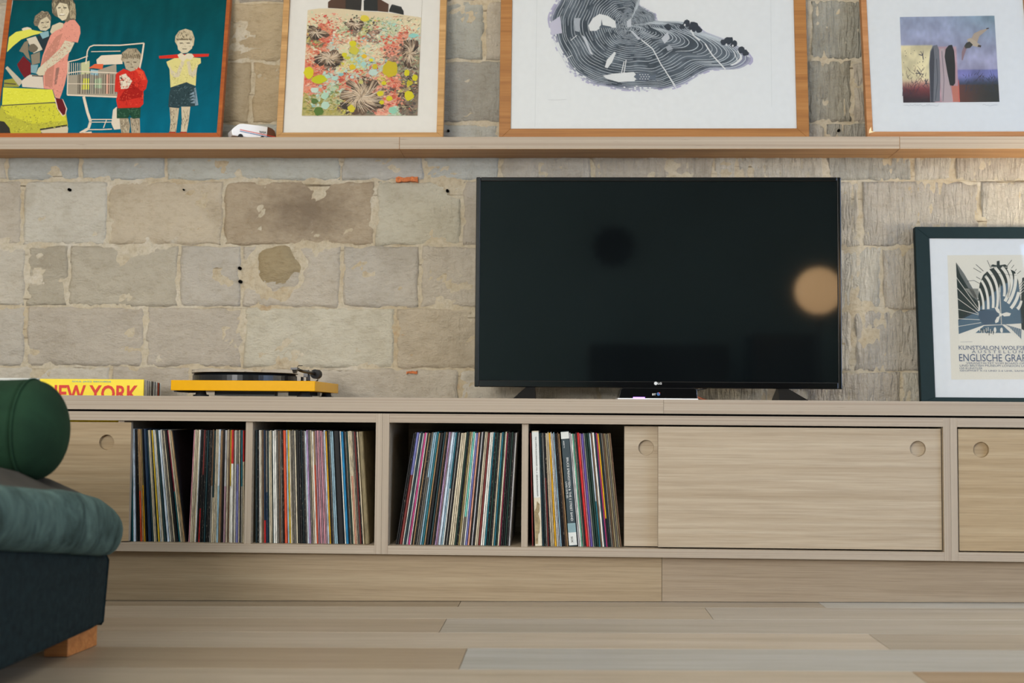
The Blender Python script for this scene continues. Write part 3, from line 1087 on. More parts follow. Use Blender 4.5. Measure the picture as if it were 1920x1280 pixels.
def text_mesh(body, size, extrude=0.0004, bold=0.0, shear=0.0, space=1.0, align='LEFT'):
    cu = bpy.data.curves.new('lettering', 'FONT')
    cu.body = body
    cu.size = size
    cu.extrude = extrude
    cu.offset = bold
    cu.shear = shear
    cu.space_character = space
    cu.align_x = align
    cu.resolution_u = 3
    ob = bpy.data.objects.new('lettering', cu)
    COL.objects.link(ob)
    dg = bpy.context.evaluated_depsgraph_get()
    me = bpy.data.meshes.new_from_object(ob.evaluated_get(dg))
    bpy.data.objects.remove(ob)
    return me


def text(body, mat, parent, pos, width=None, height=None, size=None, rot=(math.pi / 2, 0, 0), name='lettering', inv=True, **kw):
    """lettering fitted to a width and/or cap height; pos is its lower left corner"""
    me = text_mesh(body, 1.0, **kw)
    xs = [v.co.x for v in me.vertices]
    ys = [v.co.y for v in me.vertices]
    x0, x1, y0, y1 = min(xs), max(xs), min(ys), max(ys)
    sx = width / (x1 - x0) if width else None
    sy = height / (y1 - y0) if height else None
    sx = sx or sy
    sy = sy or sx
    for v in me.vertices:
        v.co.x = (v.co.x - x0) * sx
        v.co.y = (v.co.y - y0) * sy
    me.materials.clear()
    me.materials.append(mat)
    o = bpy.data.objects.new(name, me)
    o.location = pos
    o.rotation_euler = rot
    COL.objects.link(o)
    o.parent = parent
    if inv:
        o.matrix_parent_inverse = world_of(parent).inverted()
    return o


def boxed_set(top, bot, wpx, label, mats, bands, extra=None):
    """a thick boxed set, leaning; bands: (from, to, material) up the spine"""
    xt, xb = P(top, 805, YREC).x, P(bot, 1020, YREC).x
    ang = math.asin((xt - xb) / 0.318)
    wdt = wpx * 0.00147
    o = thing('boxed_record_set', (xb, YREC - 0.001, ZB1 + 0.0005), label, 'record', 'records in the fourth bay', (0, ang, 0))
    H = 0.318
    b = MB()
    b.box(0, wdt, 0.001, 0.315, 0, H)
    b.build('box_body', mats[0], o, inv=False, bevel=0.001)
    for z0, z1, m in bands:
        c = MB()
        c.box(0.0004, wdt - 0.0004, -0.0002, 0.0012, z0 * H, z1 * H)
        c.build('spine_label', m, o, inv=False)
    return o, wdt, H


torn = plain('torn_tan_card', (150, 134, 100), 0.9, noise_amt=0.4, scale=90)
cream_card = plain('cream_card', (206, 198, 176), 0.8, noise_amt=0.08, scale=70)
bs, wd_, H_ = boxed_set(997, 1003.5, 13.0, 'thick cream boxed record set with torn spine, leftmost thick one in fourth bay', [cream_card], [(0.42, 0.99, M['white_card'])])
tb = MB()
ring = [(0.001, 0.30), (0.006, 0.33), (0.009, 0.39), (0.016, 0.36), (0.0145, 0.30), (0.011, 0.28), (0.016, 0.22), (0.013, 0.12), (0.009, 0.10), (0.008, 0.02), (0.001, 0.02)]
tb.prism([(x, -0.0004, z * H_) for x, z in ring], [(x, 0.001, z * H_) for x, z in ring])
tb.build('torn_patch', torn, bs, inv=False)
text('THE COMPLETE RACHMANINOFF, VOL. 3 - SERGEI RACHMANINOFF', M['dark_ink'], bs, (0.0085, -0.0006, 0.95 * H_), width=0.165, height=0.0042, rot=(math.pi / 2, math.pi / 2, 0), inv=False)
bd, wd_, H_ = boxed_set(1051, 1067, 15.5, 'thick dark teal boxed live record set with pale lettering in fourth bay', [plain('box_teal', (26, 50, 58), 0.5)],
                        [(0.935, 0.995, M['white_card']), (0.12, 0.20, plain('box_fade', (120, 150, 156), 0.5)), (0.01, 0.12, M['white_card'])])
text('BRUCE SPRINGSTEEN & THE E STREET BAND', M['white_ink'], bd, (0.0105, -0.0006, 0.77 * H_), width=0.175, height=0.0062, rot=(math.pi / 2, math.pi / 2, 0), inv=False)
text('LIVE/1975-85', M['white_ink'], bd, (0.0030, -0.0006, 0.56 * H_), width=0.045, height=0.0045, rot=(math.pi / 2, math.pi / 2, 0), inv=False)
text('40571', M['white_ink'], bd, (0.0050, -0.0006, 0.92 * H_), width=0.020, height=0.0035, rot=(math.pi / 2, math.pi / 2, 0), inv=False)
text('SIX', M['dark_ink'], bd, (0.0070, -0.0006, 0.085 * H_), width=0.017, height=0.0055, rot=(math.pi / 2, math.pi / 2, 0), inv=False)


# records standing in the well of the worktop
def well_records():
    zf = CAMZ - 0.2235
    right = -1.2555
    ny = thing('record_sleeve', (right - 0.16, 3.80, zf), 'bright yellow record sleeve with red capitals standing in the worktop well', 'record', 'records in the worktop well')
    top = P(170, 710.5, 3.80).z
    b = MB()
    b.box(right - 0.317, right, 3.800, 3.8045, zf + 0.0004, top)
    b.build('sleeve', M['yellow_card'], ny, bevel=0.0006)
    a = P(84, 745, 3.7985)
    t1 = P(86, 721, 3.7985)
    cap = 0.050
    text('NEW YORK', M['red_ink'], ny, (a.x, 3.7992, t1.z - cap), width=P(260, 721, 3.7985).x - a.x, height=cap, bold=0.022)
    q = P(135, 717, 3.7985)
    text('SOUL JAZZ RECORDS', M['sky_ink'], ny, (q.x, 3.7992, q.z), width=P(208, 717, 3.7985).x - q.x, height=0.0058, bold=0.008)
    cols = ['w', 'w', 'w', 'sl', 'w', 'bk', 'w', 'gyw', 'bk', 'w', 'nv', 'w', 'pb', 'br', 'or', 'bk', 'w']
    y = 3.814
    for i, k in enumerate(cols):
        o = bpy.data.objects.new('record_sleeve', SLEEVE)
        th = 0.0062
        # spine turned to the right: local -Y becomes +X
        o.scale = (th, 0.315, 0.3145 - i * 0.0004)
        o.rotation_euler = (0, 0, math.pi / 2)
        o.location = (right - rng.uniform(0, 0.003), y + th / 2, zf + 0.0004)
        y += 0.0095
        nm, c = CNAME[k]
        o.color = lin(c)
        o['wear'] = 0.1
        o['second_colour'] = list(lin(c)[:3])
        o['second_from'] = 0.0
        COL.objects.link(o)
        tag(o, '%s record sleeve, %s behind the yellow one in the worktop well' % (nm, ordinal(i + 1)), 'record', 'records in the worktop well')
    b = MB()
    x1 = P(72, 712, 3.80).x
    b.box(x1 - 0.315, x1, 3.800, 3.806, zf + 0.0004, P(40, 708.5, 3.8).z)
    o = b.build('record_sleeve', M['white_card'], bevel=0.0006)
    tag(o, 'pale white record sleeve behind the green bolster, left of the yellow one', 'record', 'records in the worktop well')


well_records()


# ------------------------------------------------------------------ television
def build_tv():
    Y = 3.87
    a, c = P(891.5, 725, Y), P(1577.5, 331, Y)
    x0, x1, z0, z1 = -0.2653, 0.8388, a.z, CAMZ + 0.7187
    t = thing('television', ((x0 + x1) / 2, Y + 0.03, ZT1), 'large black flat screen television standing on the worktop', 'television')
    b = MB()
    b.box(x0 + 0.004, x1 - 0.004, Y + 0.010, Y + 0.035, z0 + 0.004, z1 - 0.004)
    b.box(x0 + 0.12, x1 - 0.12, Y + 0.035, Y + 0.062, z0 + 0.02, z0 + 0.38)
    b.build('back_shell', M['black'], t, bevel=0.003)
    sx0, sx1, sz0, sz1 = x0 + 0.0135, x1 - 0.0115, z0 + 0.0205, z1 - 0.0125
    b = MB()

    def strip(u0, u1, v0, v1):
        b.box(u0, u1, Y, Y + 0.012, v0, v1)
    strip(x0, sx0, z0, z1)
    strip(sx1, x1, z0, z1)
    strip(sx0, sx1, sz1, z1)
    strip(sx0, sx1, z0, sz0)
    b.build('bezel', M['black_gloss'], t, bevel=0.0025, seg=2)
    b = MB()
    b.box(sx0, sx1, Y + 0.004, Y + 0.010, sz0, sz1)
    b.build('screen', M['screen'], t)
    # lettering on the lower bar
    lg = P(1229.5, 718.5, Y)
    b = MB()
    b.cyl((lg.x, Y - 0.0006, lg.z), (lg.x, Y + 0.001, lg.z), 0.0050, n=20)
    b.build('logo_disc', M['white_ink'], t)
    text('LG', M['white_ink'], t, (lg.x + 0.0062, Y - 0.0006, lg.z - 0.0032), width=0.0115, height=0.0064, bold=0.02)
    for sgn, pts in ((-1, [(988, 724), (1003, 724), (1004.5, 749.2), (964, 749.2), (964, 746)]), (1, [(1458, 727), (1474, 727), (1507, 747), (1507, 751.2), (1454, 751.2)])):
        b = MB()
        f_, k_ = [], []
        for px, py in pts:
            p = P(px, py, Y + 0.015)
            zz = max(p.z, ZT1 + 0.0006) if py < 745 else (ZT1 + 0.0006 if py > 748 else ZT1 + 0.004)
            f_.append((p.x, Y - 0.055 if py > 740 else Y + 0.006, zz))
            k_.append((p.x, Y + 0.10 if py > 740 else Y + 0.034, zz))
        b.prism(f_, k_)
        b.build('foot', M['black'], t)
    return t


build_tv()


def build_box():
    Y = 3.745
    p0, p1 = P(1158, 748, Y), P(1309, 748, Y)
    z0 = ZT1 + 0.0005
    z1 = P(1230, 728, Y).z + 0.002
    t = thing('set_top_box', ((p0.x + p1.x) / 2, Y + 0.06, ZT1), 'small black set-top box with purple light under the television', 'set-top box')
    b = MB()
    ring = [(p0.x + 0.003, z0 + 0.005), (p1.x - 0.001, z0 + 0.005), (p1.x - 0.003, z1 - 0.004), (p1.x - 0.010, z1), (p0.x + 0.016, z1), (p0.x + 0.008, z1 - 0.005)]
    b.prism([(x, Y, z) for x, z in ring], [(x, Y + 0.13, z) for x, z in ring])
    b.build('case', M['black_gloss'], t, bevel=0.002, seg=2)
    b = MB()
    b.box(p0.x, p1.x, Y - 0.002, Y + 0.13, z0, z0 + 0.005)
    b.build('base_strip', M['white'], t)
    a, c = P(1187, 748, Y), P(1209, 748, Y)
    b = MB()
    b.box(a.x, c.x, Y - 0.003, Y + 0.002, z0 + 0.0046, z0 + 0.0082)
    b.build('indicator_light', M['led'], t)
    q = P(1223, 741, Y)
    text('BT', M['white_ink'], t, (q.x, Y - 0.0006, q.z), width=0.0105, height=0.0056, bold=0.02)
    q = P(1234.5, 738.5, Y)
    b = MB()
    b.cyl((q.x, Y - 0.0010, q.z), (q.x, Y + 0.001, q.z), 0.0050, n=18)
    b.build('logo_ball', M['blue_ink'], t)
    b = MB()
    b.cyl((q.x + 0.0032, Y - 0.0014, q.z + 0.0032), (q.x + 0.0032, Y + 0.0005, q.z + 0.0032), 0.0018, n=10)
    b.build('logo_dot', M['red_ink'], t)
    # cables lying to the right
    w_ = thing('cable', (p1.x + 0.02, Y + 0.14, ZT1), 'copper coloured cables trailing right of the set-top box', 'cable')
    for k in range(4):
        b = MB()
        pts = []
        for i in range(9):
            u = i / 8
            pts.append((p1.x - 0.004 + 0.052 * u, Y + 0.145 + 0.02 * u + 0.004 * k, z0 + 0.0018 + (0.012 + 0.0028 * k) * (1 - u) ** 1.3 + 0.0004 * k))
        b.tube(pts, 0.0015, 7)
        b.build('wire', M['copper'], w_, smooth=True)
    b = MB()
    b.tube([(p1.x - 0.006, Y + 0.10, z1 - 0.006), (p1.x + 0.015, Y + 0.115, z1 - 0.003), (p1.x + 0.04, Y + 0.14, z1 + 0.002), (p1.x + 0.05, Y + 0.16, z1 + 0.012)], 0.0018, 7)
    o = b.build('cable', M['rubber'], smooth=True)
    tag(o, 'thin black lead from the set-top box up behind the television', 'cable')


build_box()


# ------------------------------------------------------------------ turntable
def build_turntable():
    x0, x1, y0, y1 = -1.1029, -0.6935, 3.572, 3.950
    zt = CAMZ + 0.0855
    zb = P(455, 732.4, 3.572).z
    t = thing('turntable', ((x0 + x1) / 2, (y0 + y1) / 2, ZT1), 'bright yellow turntable with black platter on the worktop', 'turntable')
    b = MB()
    b.box(x0, x1, y0, y1, zb, zt)
    b.build('plinth', M['yellow'], t, bevel=0.0015, seg=2)
    c = (-0.937, 3.755, 0)
    b = MB()
    b.lathe(c, [(0.145, zt), (0.1515, zt + 0.001), (0.1515, zt + 0.017), (0.146, zt + 0.0235)], n=64)
    b.build('platter', M['platter'], t, bevel=0.0)
    b = MB()
    b.lathe(c, [(0.1535, zt + 0.0236), (0.1545, zt + 0.0246), (0.1535, zt + 0.0256)], n=64)
    b.lathe(c, [(0.0035, zt + 0.0256), (0.003, zt + 0.031)], n=12)
    b.build('record_disc', M['vinyl'], t)
    b = MB()
    k = P(352, 711, 3.85)
    b.lathe((k.x, 3.85, 0), [(0.006, zt), (0.006, zt + 0.004), (0.004, zt + 0.006)], n=14)
    b.build('power_knob', M['rubber'], t)
    # tonearm
    pv = P(589, 701, 3.87)
    hs = P(556, 692, 3.68)
    arm = MB()
    arm.lathe((P(578, 700, 3.86).x, 3.86, 0), [(0.011, zt), (0.011, zt + 0.006), (0.006, zt + 0.008), (0.006, pv.z - 0.002)], n=18)
    arm.lathe((P(567, 700, 3.83).x, 3.83, 0), [(0.009, zt), (0.009, zt + 0.004), (0.0045, zt + 0.006), (0.0045, pv.z - 0.010)], n=14)
    arm.box(P(574, 700, 3.86).x - 0.006, P(574, 700, 3.86).x + 0.007, 3.85, 3.875, pv.z - 0.01, pv.z + 0.012)
    am = arm.build('tonearm', M['black'], t)
    b = MB()
    b.tube([(hs.x, hs.y, hs.z), (hs.x * 0.6 + pv.x * 0.4 - 0.002, 3.75, hs.z * 0.55 + pv.z * 0.45), (pv.x, pv.y, pv.z + 0.002)], [0.0038, 0.0046, 0.005], 10)
    b.build('arm_tube', M['black'], am, smooth=True)
    b = MB()
    b.cyl((pv.x + 0.002, 3.872, pv.z), (pv.x + 0.004, 3.905, pv.z), 0.0145, n=24)
    b.build('counterweight', M['rubber'], am)
    b = MB()
    b.box(hs.x - 0.011, hs.x + 0.008, hs.y - 0.030, hs.y + 0.004, hs.z - 0.002, hs.z + 0.004)
    b.prism([(hs.x - 0.008, hs.y - 0.026, hs.z - 0.002), (hs.x + 0.006, hs.y - 0.026, hs.z - 0.002), (hs.x + 0.006, hs.y - 0.006, hs.z - 0.002), (hs.x - 0.008, hs.y - 0.006, hs.z - 0.002)],
            [(hs.x - 0.005, hs.y - 0.024, hs.z - 0.012), (hs.x + 0.003, hs.y - 0.024, hs.z - 0.012), (hs.x + 0.003, hs.y - 0.010, hs.z - 0.012), (hs.x - 0.005, hs.y - 0.010, hs.z - 0.012)])
    b.build('headshell', M['black'], am)
    b = MB()
    b.tube([(hs.x + 0.006, hs.y - 0.02, hs.z + 0.003), (hs.x + 0.009, hs.y - 0.022, hs.z + 0.009), (hs.x + 0.022, hs.y - 0.022, hs.z + 0.0095)], 0.0012, 6)
    b.build('finger_lift', M['black'], am)
    b = MB()
    q = P(596, 708, 3.84)
    b.tube([(q.x - 0.012, 3.84, zt + 0.002), (q.x - 0.002, 3.835, zt + 0.006), (q.x + 0.002, 3.832, zt + 0.010)], 0.002, 7)
    b.build('cueing_lever', M['black'], am)
    # under the plinth
    for px, Y in ((377, 3.63), (571, 3.63), (612, 3.90)):
        q = P(px, 738, Y)
        b = MB()
        b.lathe((q.x, Y, 0), [(0.022, ZT1 + 0.0005), (0.022, ZT1 + 0.005), (0.016, ZT1 + 0.006), (0.013, zb)], n=24)
        b.build('foot', M['rubber'], t)
    a, c = P(406, 738, 3.70), P(518, 738, 3.70)
    b = MB()
    b.box(a.x, c.x, 3.68, 3.72, ZT1 + 0.004, zb)
    b.build('underside_brace', M['black'], t)
    a, c = P(334, 735, 3.66), P(365, 735, 3.66)
    b = MB()
    b.box(a.x, c.x, 3.62, 3.76, zb - 0.004, zb)
    b.build('motor_plate', M['rubber'], t)
    a, c = P(546, 735, 3.80), P(600, 735, 3.80)
    b = MB()
    b.box(a.x, c.x, 3.76, 3.80, ZT1 + 0.006, zb)
    b.build('cable_clip', M['black'], t)


build_turntable()


# ------------------------------------------------------------------ pictures
class Pic:
    """a framed picture leaning back; u runs right, v up its face, n out of it"""

    def __init__(s, name, label, cat, ref_px, zb, yb, lean, h):
        s.lean, s.zb, s.yb = math.radians(lean), zb, yb
        s.org = Vector((P(ref_px[0], ref_px[1], yb).x, yb, zb))
        s.e = thing(name, s.org, label, cat, None, (-s.lean, 0, 0))
        s.up = Vector((0, math.sin(s.lean), math.cos(s.lean)))
        s.nrm = Vector((0, -math.cos(s.lean), math.sin(s.lean)))
        s.h = h
        s.mb = None

    def uv(s, px, py, n=0.0):
        d = ray(px, py)
        o = s.org + s.nrm * n
        t = (o - CAM).dot(s.nrm) / d.dot(s.nrm)
        p = CAM + d * t - o
        return p.x, p.dot(s.up)

    def pt(s, u, v, n):
        return (u, -n, v)

    def frame(s, u0, u1, v1, wl, wr, wb, wt, depth, mat, glass=True, back=None, inset=0.006):
        b = MB()
        O = [(u0, 0.0), (u1, 0.0), (u1, v1), (u0, v1)]
        I = [(u0 + wl, wb), (u1 - wr, wb), (u1 - wr, v1 - wt), (u0 + wl, v1 - wt)]
        for i in range(4):
            j = (i + 1) % 4
            ring = [O[i], O[j], I[j], I[i]]
            b.prism([s.pt(p[0], p[1], 0) for p in ring], [s.pt(p[0], p[1], -depth) for p in ring])
        b.build('frame', mat, s.e, inv=False, bevel=0.0008)
        b = MB()
        b.box(u0 + wl, u1 - wr, inset, depth - 0.002, wb, v1 - wt)
        b.build('backing_board', back or M['mat_white'], s.e, inv=False)
        s.base = -inset
        if glass:
            b = MB()
            b.box(u0 + wl, u1 - wr, 0.0022, 0.0036, wb, v1 - wt)
            b.build('glass_pane', M['glass'], s.e, inv=False)

    # --- artwork: flat printed shapes, each on the face of the paper
    def art(s):
        s.mb = MB()

    def poly(s, pts, col, lay=1):
        n = s.base + 0.0003 + lay * 0.00003
        c = lin(col)
        q = [s.uv(x, y, s.base) for x, y in pts]
        a = sum(q[i][0] * q[(i + 1) % len(q)][1] - q[(i + 1) % len(q)][0] * q[i][1] for i in range(len(q)))
        if a < 0:
            q = q[::-1]
        s.mb.face([s.pt(u, v, n) for u, v in q], 0, c)

    def line(s, pts, wpx, col, lay=2):
        for i in range(len(pts) - 1):
            (x0, y0), (x1, y1) = pts[i], pts[i + 1]
            L = math.hypot(x1 - x0, y1 - y0) or 1
            w0 = wpx[0] if isinstance(wpx, tuple) else wpx
            w1 = wpx[1] if isinstance(wpx, tuple) else wpx
            nx, ny = -(y1 - y0) / L / 2, (x1 - x0) / L / 2
            s.poly([(x0 + nx * w0, y0 + ny * w0), (x1 + nx * w1, y1 + ny * w1), (x1 - nx * w1, y1 - ny * w1), (x0 - nx * w0, y0 - ny * w0)], col, lay)

    def blob(s, x, y, rx, ry, col, lay=3, k=9, jag=0.12, rot=0.0):
        pts = []
        for i in range(k):
            t = 2 * math.pi * i / k
            j = 1 + rng.uniform(-jag, jag)
            a, b = rx * j * math.cos(t), ry * j * math.sin(t)
            pts.append((x + a * math.cos(rot) - b * math.sin(rot), y + a * math.sin(rot) + b * math.cos(rot)))
        s.poly(pts, col, lay)

    def hatch(s, pts, cols, n, L=3.0, wpx=0.8, lay=10, ang=None):
        """short printed strokes inside a shape: hair, cloth, halftone"""
        xs, ys = [p[0] for p in pts], [p[1] for p in pts]
        k = 0
        for _ in range(n * 8):
            if k >= n:
                break
            x, y = rng.uniform(min(xs), max(xs)), rng.uniform(min(ys), max(ys))
            a = rng.uniform(0, 6.28) if ang is None else ang + rng.uniform(-0.45, 0.45)
            x2, y2 = x + L * rng.uniform(0.5, 1.2) * math.cos(a), y + L * rng.uniform(0.5, 1.2) * math.sin(a)
            ok = True
            for qx, qy in ((x, y), (x2, y2)):
                c = False
                for i in range(len(pts)):
                    (ax, ay), (bx, by) = pts[i], pts[i - 1]
                    if (ay > qy) != (by > qy) and qx < (bx - ax) * (qy - ay) / (by - ay) + ax:
                        c = not c
                ok = ok and c
            if ok:
                k += 1
                s.line([(x, y), (x2, y2)], (wpx, wpx * 0.6), rng.choice(cols), lay + k % 4)

    def grid(s, corners, nx, ny, fn, lay=0):
        """corners TL, TR, BR, BL in pixels; fn(u, v) gives the printed colour, v downwards"""
        n = s.base + 0.0003 + lay * 0.00003
        TL, TR, BR, BL = [Vector((*s.uv(*c, s.base), 0)) for c in corners]

        def at(u, v):
            p = (TL * (1 - u) + TR * u) * (1 - v) + (BL * (1 - u) + BR * u) * v
            return s.pt(p.x, p.y, n)
        cc = [[lin(fn(i / nx, j / ny)) for i in range(nx + 1)] for j in range(ny + 1)]
        for j in range(ny):
            for i in range(nx):
                s.mb.face([at(i / nx, (j + 1) / ny), at((i + 1) / nx, (j + 1) / ny), at((i + 1) / nx, j / ny), at(i / nx, j / ny)], 0,
                          [cc[j + 1][i], cc[j + 1][i + 1], cc[j][i + 1], cc[j][i]])

    def done(s, name='artwork'):
        return s.mb.build(name, M['print'], s.e, inv=False)


def mixt(a, b, t):
    t = max(0.0, min(1.0, t))
    return tuple(a[i] + (b[i] - a[i]) * t for i in range(3))


# --- 1: family painting in an orange wood frame
def picture_family():
    pc = Pic('framed_painting', 'orange wood framed teal painting of a family and shopping trolley, leftmost on the ledge', 'picture', (-18, 257), ZS1 + 0.0006, 3.953, 10.6, 0.5)
    uR = pc.uv(413, 257)[0]
    pc.frame(0, uR, 0.50, 0.017, 0.0125, 0.017, 0.017, 0.022, M['frame_teak'], glass=False, inset=0.003)
    pc.art()
    cream, grey, dk = (188, 178, 152), (118, 108, 92), (72, 66, 58)

    def teal(u, v):
        k = noise.noise((u * 30, v * 6, 1)) * 0.10 + noise.noise((u * 120, v * 90, 2)) * 0.05
        c = mixt((5, 66, 71), (6, 90, 112), v * 1.3 - 0.25)
        return tuple(max(0, x * (1 + k)) for x in c)
    pc.grid([(30, -40), (434, -40), (407.5, 253), (-12, 253)], 60, 44, teal)
    Y1 = (202, 202, 66)
    # car
    pc.poly([(2, 198), (103, 193), (124, 213), (127, 232), (127, 240), (80, 243), (76, 251), (-6, 251), (-5, 222)], (170, 168, 60), 1)
    pc.poly([(3, 199), (103, 194), (118, 206), (124, 226), (60, 232), (12, 214)], (190, 188, 58), 2)
    pc.poly([(6, 164), (98, 168), (105, 191), (4, 197)], Y1, 2)
    pc.line([(3, 198), (104, 192)], 1.4, dk, 4)
    pc.poly([(8, 150), (25, 147), (36, 163), (7, 163)], (140, 138, 60), 1)
    pc.line([(8, 156), (30, 158)], 2.0, dk, 3)
    pc.poly([(75, 243), (125, 235), (128, 240), (127, 249), (80, 251)], cream, 4)
    pc.line([(75, 243), (126, 235)], 3.2, (60, 60, 50), 5)
    pc.poly([(-5, 226), (8, 228), (18, 240), (20, 251), (-6, 251)], (52, 50, 46), 3)
    # door strut, white case
    pc.poly([(10, 128), (14, 124), (43, 153), (36, 162)], (176, 168, 148), 3)
    pc.poly([(40, 152), (55, 140), (80, 142), (82, 166), (42, 163)], (196, 186, 172), 4)
    # sash
    pc.poly([(13, 98), (17, 70), (30, 60), (55, 55), (84, 61), (62, 66), (40, 74), (25, 86)], (200, 200, 84), 3)
    pc.blob(50, 55, 9, 4, (200, 190, 170), 2)
    # child on the hip
    pc.poly([(70, 68), (92, 62), (96, 72), (80, 98), (74, 90)], (40, 52, 58), 4)
    pc.poly([(74, 62), (91, 58), (92, 68), (80, 73)], (124, 160, 168), 5)
    pc.poly([(63, 42), (66, 30), (78, 21), (90, 22), (96, 32), (95, 44), (72, 50), (65, 48)], grey, 5)
    pc.poly([(71, 50), (76, 38), (88, 31), (95, 40), (94, 52), (86, 58), (76, 57)], cream, 6)
    pc.line([(77, 43), (82, 42.5)], 1.6, dk, 15)
    pc.line([(87, 42), (92, 42)], 1.6, dk, 15)
    pc.line([(80, 52), (88, 51)], 1.4, dk, 7)
    pc.poly([(50, 73), (67, 68), (80, 93), (63, 100)], (190, 182, 164), 5)
    pc.poly([(36, 96), (46, 79), (53, 76), (53, 96), (57, 113), (50, 108), (44, 99)], (124, 114, 96), 6)
    pc.blob(62, 90, 9, 8, (104, 96, 82), 6)
    pc.poly([(58, 103), (75, 97), (75, 118), (60, 122)], (128, 120, 104), 6)
    pc.poly([(32, 121), (44, 105), (58, 119), (58, 139), (46, 146), (38, 134)], (104, 34, 38), 5)
    pc.poly([(58, 122), (72, 121), (68, 138), (58, 136)], (120, 152, 160), 6)
    # woman
    pink = (204, 138, 122)
    pc.poly([(126, 38), (140, 37), (150, 50), (151, 62), (146, 80), (136, 78), (131, 92), (127, 112), (127, 132), (122, 156), (115, 178), (112, 185), (104, 183), (99, 168), (82, 166), (81, 140), (74, 134), (80, 105), (90, 78), (95, 66), (110, 52), (120, 45)], pink, 5)
    pc.poly([(84, 100), (106, 68), (118, 62), (104, 100), (98, 166), (84, 160), (84, 130), (76, 128)], (178, 122, 106), 6)
    pc.poly([(105, 128), (112, 126), (106, 158), (102, 160)], (140, 104, 94), 7)
    pc.poly([(98, 24), (97, 6), (101, -8), (132, -8), (140, 6), (143, 26), (141, 38), (133, 36), (126, 42), (112, 34), (103, 30)], (104, 96, 80), 6)
    pc.poly([(105, 14), (112, 5), (126, 8), (130, 22), (124, 36), (117, 39), (109, 32)], (196, 186, 160), 7)
    pc.line([(109, 15), (114, 14.5)], 2.0, dk, 15)
    pc.line([(119, 14.5), (125, 15)], 2.0, dk, 15)
    pc.line([(116, 16), (116, 22)], 1.2, (140, 128, 106), 15)
    pc.line([(113, 27), (121, 27)], 2.4, (222, 216, 200), 9)
    pc.line([(112, 29), (122, 28)], 1.2, dk, 8)
    pc.poly([(132, 2), (141, 8), (142, 36), (131, 34), (131, 20)], (150, 138, 112), 7)
    pc.poly([(94, 60), (98, 48), (112, 42), (119, 44), (118, 52), (104, 58), (97, 64)], cream, 8)
    pc.poly([(122, 76), (140, 80), (132, 97), (105, 119), (88, 130), (83, 141), (74, 142), (68, 138), (72, 128), (95, 108), (112, 92)], (192, 184, 160), 8)
    pc.line([(60, 142), (80, 143)], 2, dk, 9)
    pc.poly([(102, 184), (118, 186), (126, 204), (123, 216), (117, 218), (108, 205)], (214, 190, 176), 6)
    pc.poly([(104, 184), (117, 186), (124, 204), (122, 215), (118, 216), (109, 204)], (92, 32, 36), 7)
    # trolley
    wire = (206, 192, 172)
    pc.poly([(127, 141), (150, 140), (170, 136), (218, 120), (220, 181), (127, 178)], (150, 142, 126), 2)
    pc.poly([(152, 118), (168, 114), (168, 138), (152, 140)], (178, 180, 140), 3)
    pc.poly([(181, 112), (190, 104), (228, 102), (230, 120), (182, 122)], (206, 192, 172), 3)
    pc.poly([(166, 128), (178, 120), (194, 120), (192, 130), (176, 128)], (204, 96, 62), 4)
    pc.poly([(155, 147), (169, 147), (167, 168), (153, 168)], (206, 204, 84), 5)
    pc.poly([(178, 148), (191, 146), (191, 166), (178, 165)], (160, 178, 146), 4)
    pc.poly([(200, 140), (206, 138), (205, 176), (199, 176)], (200, 150, 130), 4)
    pc.poly([(170, 130), (184, 132), (184, 142), (170, 140)], (140, 170, 178), 4)
    for i in range(17):
        x = 146 + i * 4.4 + rng.uniform(-1, 1)
        pc.line([(x, 138 + rng.uniform(-2, 2)), (x - 0.5, 176)], rng.uniform(0.8, 2.0), rng.choice([dk, (60, 74, 74), (90, 82, 70)]), 6)
    for i in range(6):
        x = 130 + i * 4
        pc.line([(x, 118), (x, 140)], 1.0, wire, 7)
    for pts, ww in (([(161, 120), (164, 96), (168, 88), (176, 85), (225, 85), (270, 81)], 2.2), ([(270, 81), (266, 108), (261, 132)], 3.0), ([(171, 97), (226, 96)], 1.4),
                    ([(128, 116), (146, 112), (165, 105)], 1.8), ([(128, 116), (126, 178)], 1.8), ([(128, 137), (150, 134), (222, 137)], 1.8), ([(126, 178), (220, 182)], 2.6), ([(127, 157), (220, 158)], 1.2),
                    ([(157, 181), (164, 210), (170, 228), (166, 241), (150, 250)], 5.0), ([(170, 224), (212, 224)], 1.8), ([(168, 229), (210, 229)], 1.5), ([(200, 224), (194, 240)], 1.6), ([(166, 243), (188, 243), (210, 242)], 1.8), ([(152, 250), (172, 248)], 3.0)):
        pc.line(pts, ww, wire, 8)
    pc.poly([(209, 232), (212, 206), (219, 200), (224, 222), (226, 242), (214, 243)], (200, 190, 172), 3)
    # boy in red
    red = (188, 48, 38)
    pc.poly([(227, 112), (229, 99), (240, 91), (256, 91), (265, 102), (263, 116), (230, 116)], (150, 138, 116), 9)
    pc.poly([(231, 112), (246, 108), (262, 110), (262, 122), (256, 131), (245, 134), (236, 129)], (166, 156, 134), 10)
    for k_ in range(9):
        pc.line([(230 + k_ * 3.8, 101), (231 + k_ * 3.8, 109 + (k_ % 3))], 1.6, (96, 86, 70), 11)
    pc.line([(237, 117), (243, 116.5)], 1.6, dk, 15)
    pc.line([(250, 116.5), (256, 117)], 1.6, dk, 15)
    pc.line([(246, 118), (246, 122)], 1.2, (120, 110, 92), 15)
    pc.line([(244, 126), (250, 126)], 1.3, dk, 11)
    pc.poly([(218, 138), (232, 129), (245, 134), (260, 126), (270, 134), (277, 152), (274, 166), (269, 171), (269, 195), (262, 202), (221, 203), (218, 188), (221, 173), (215, 172), (216, 150)], red, 9)
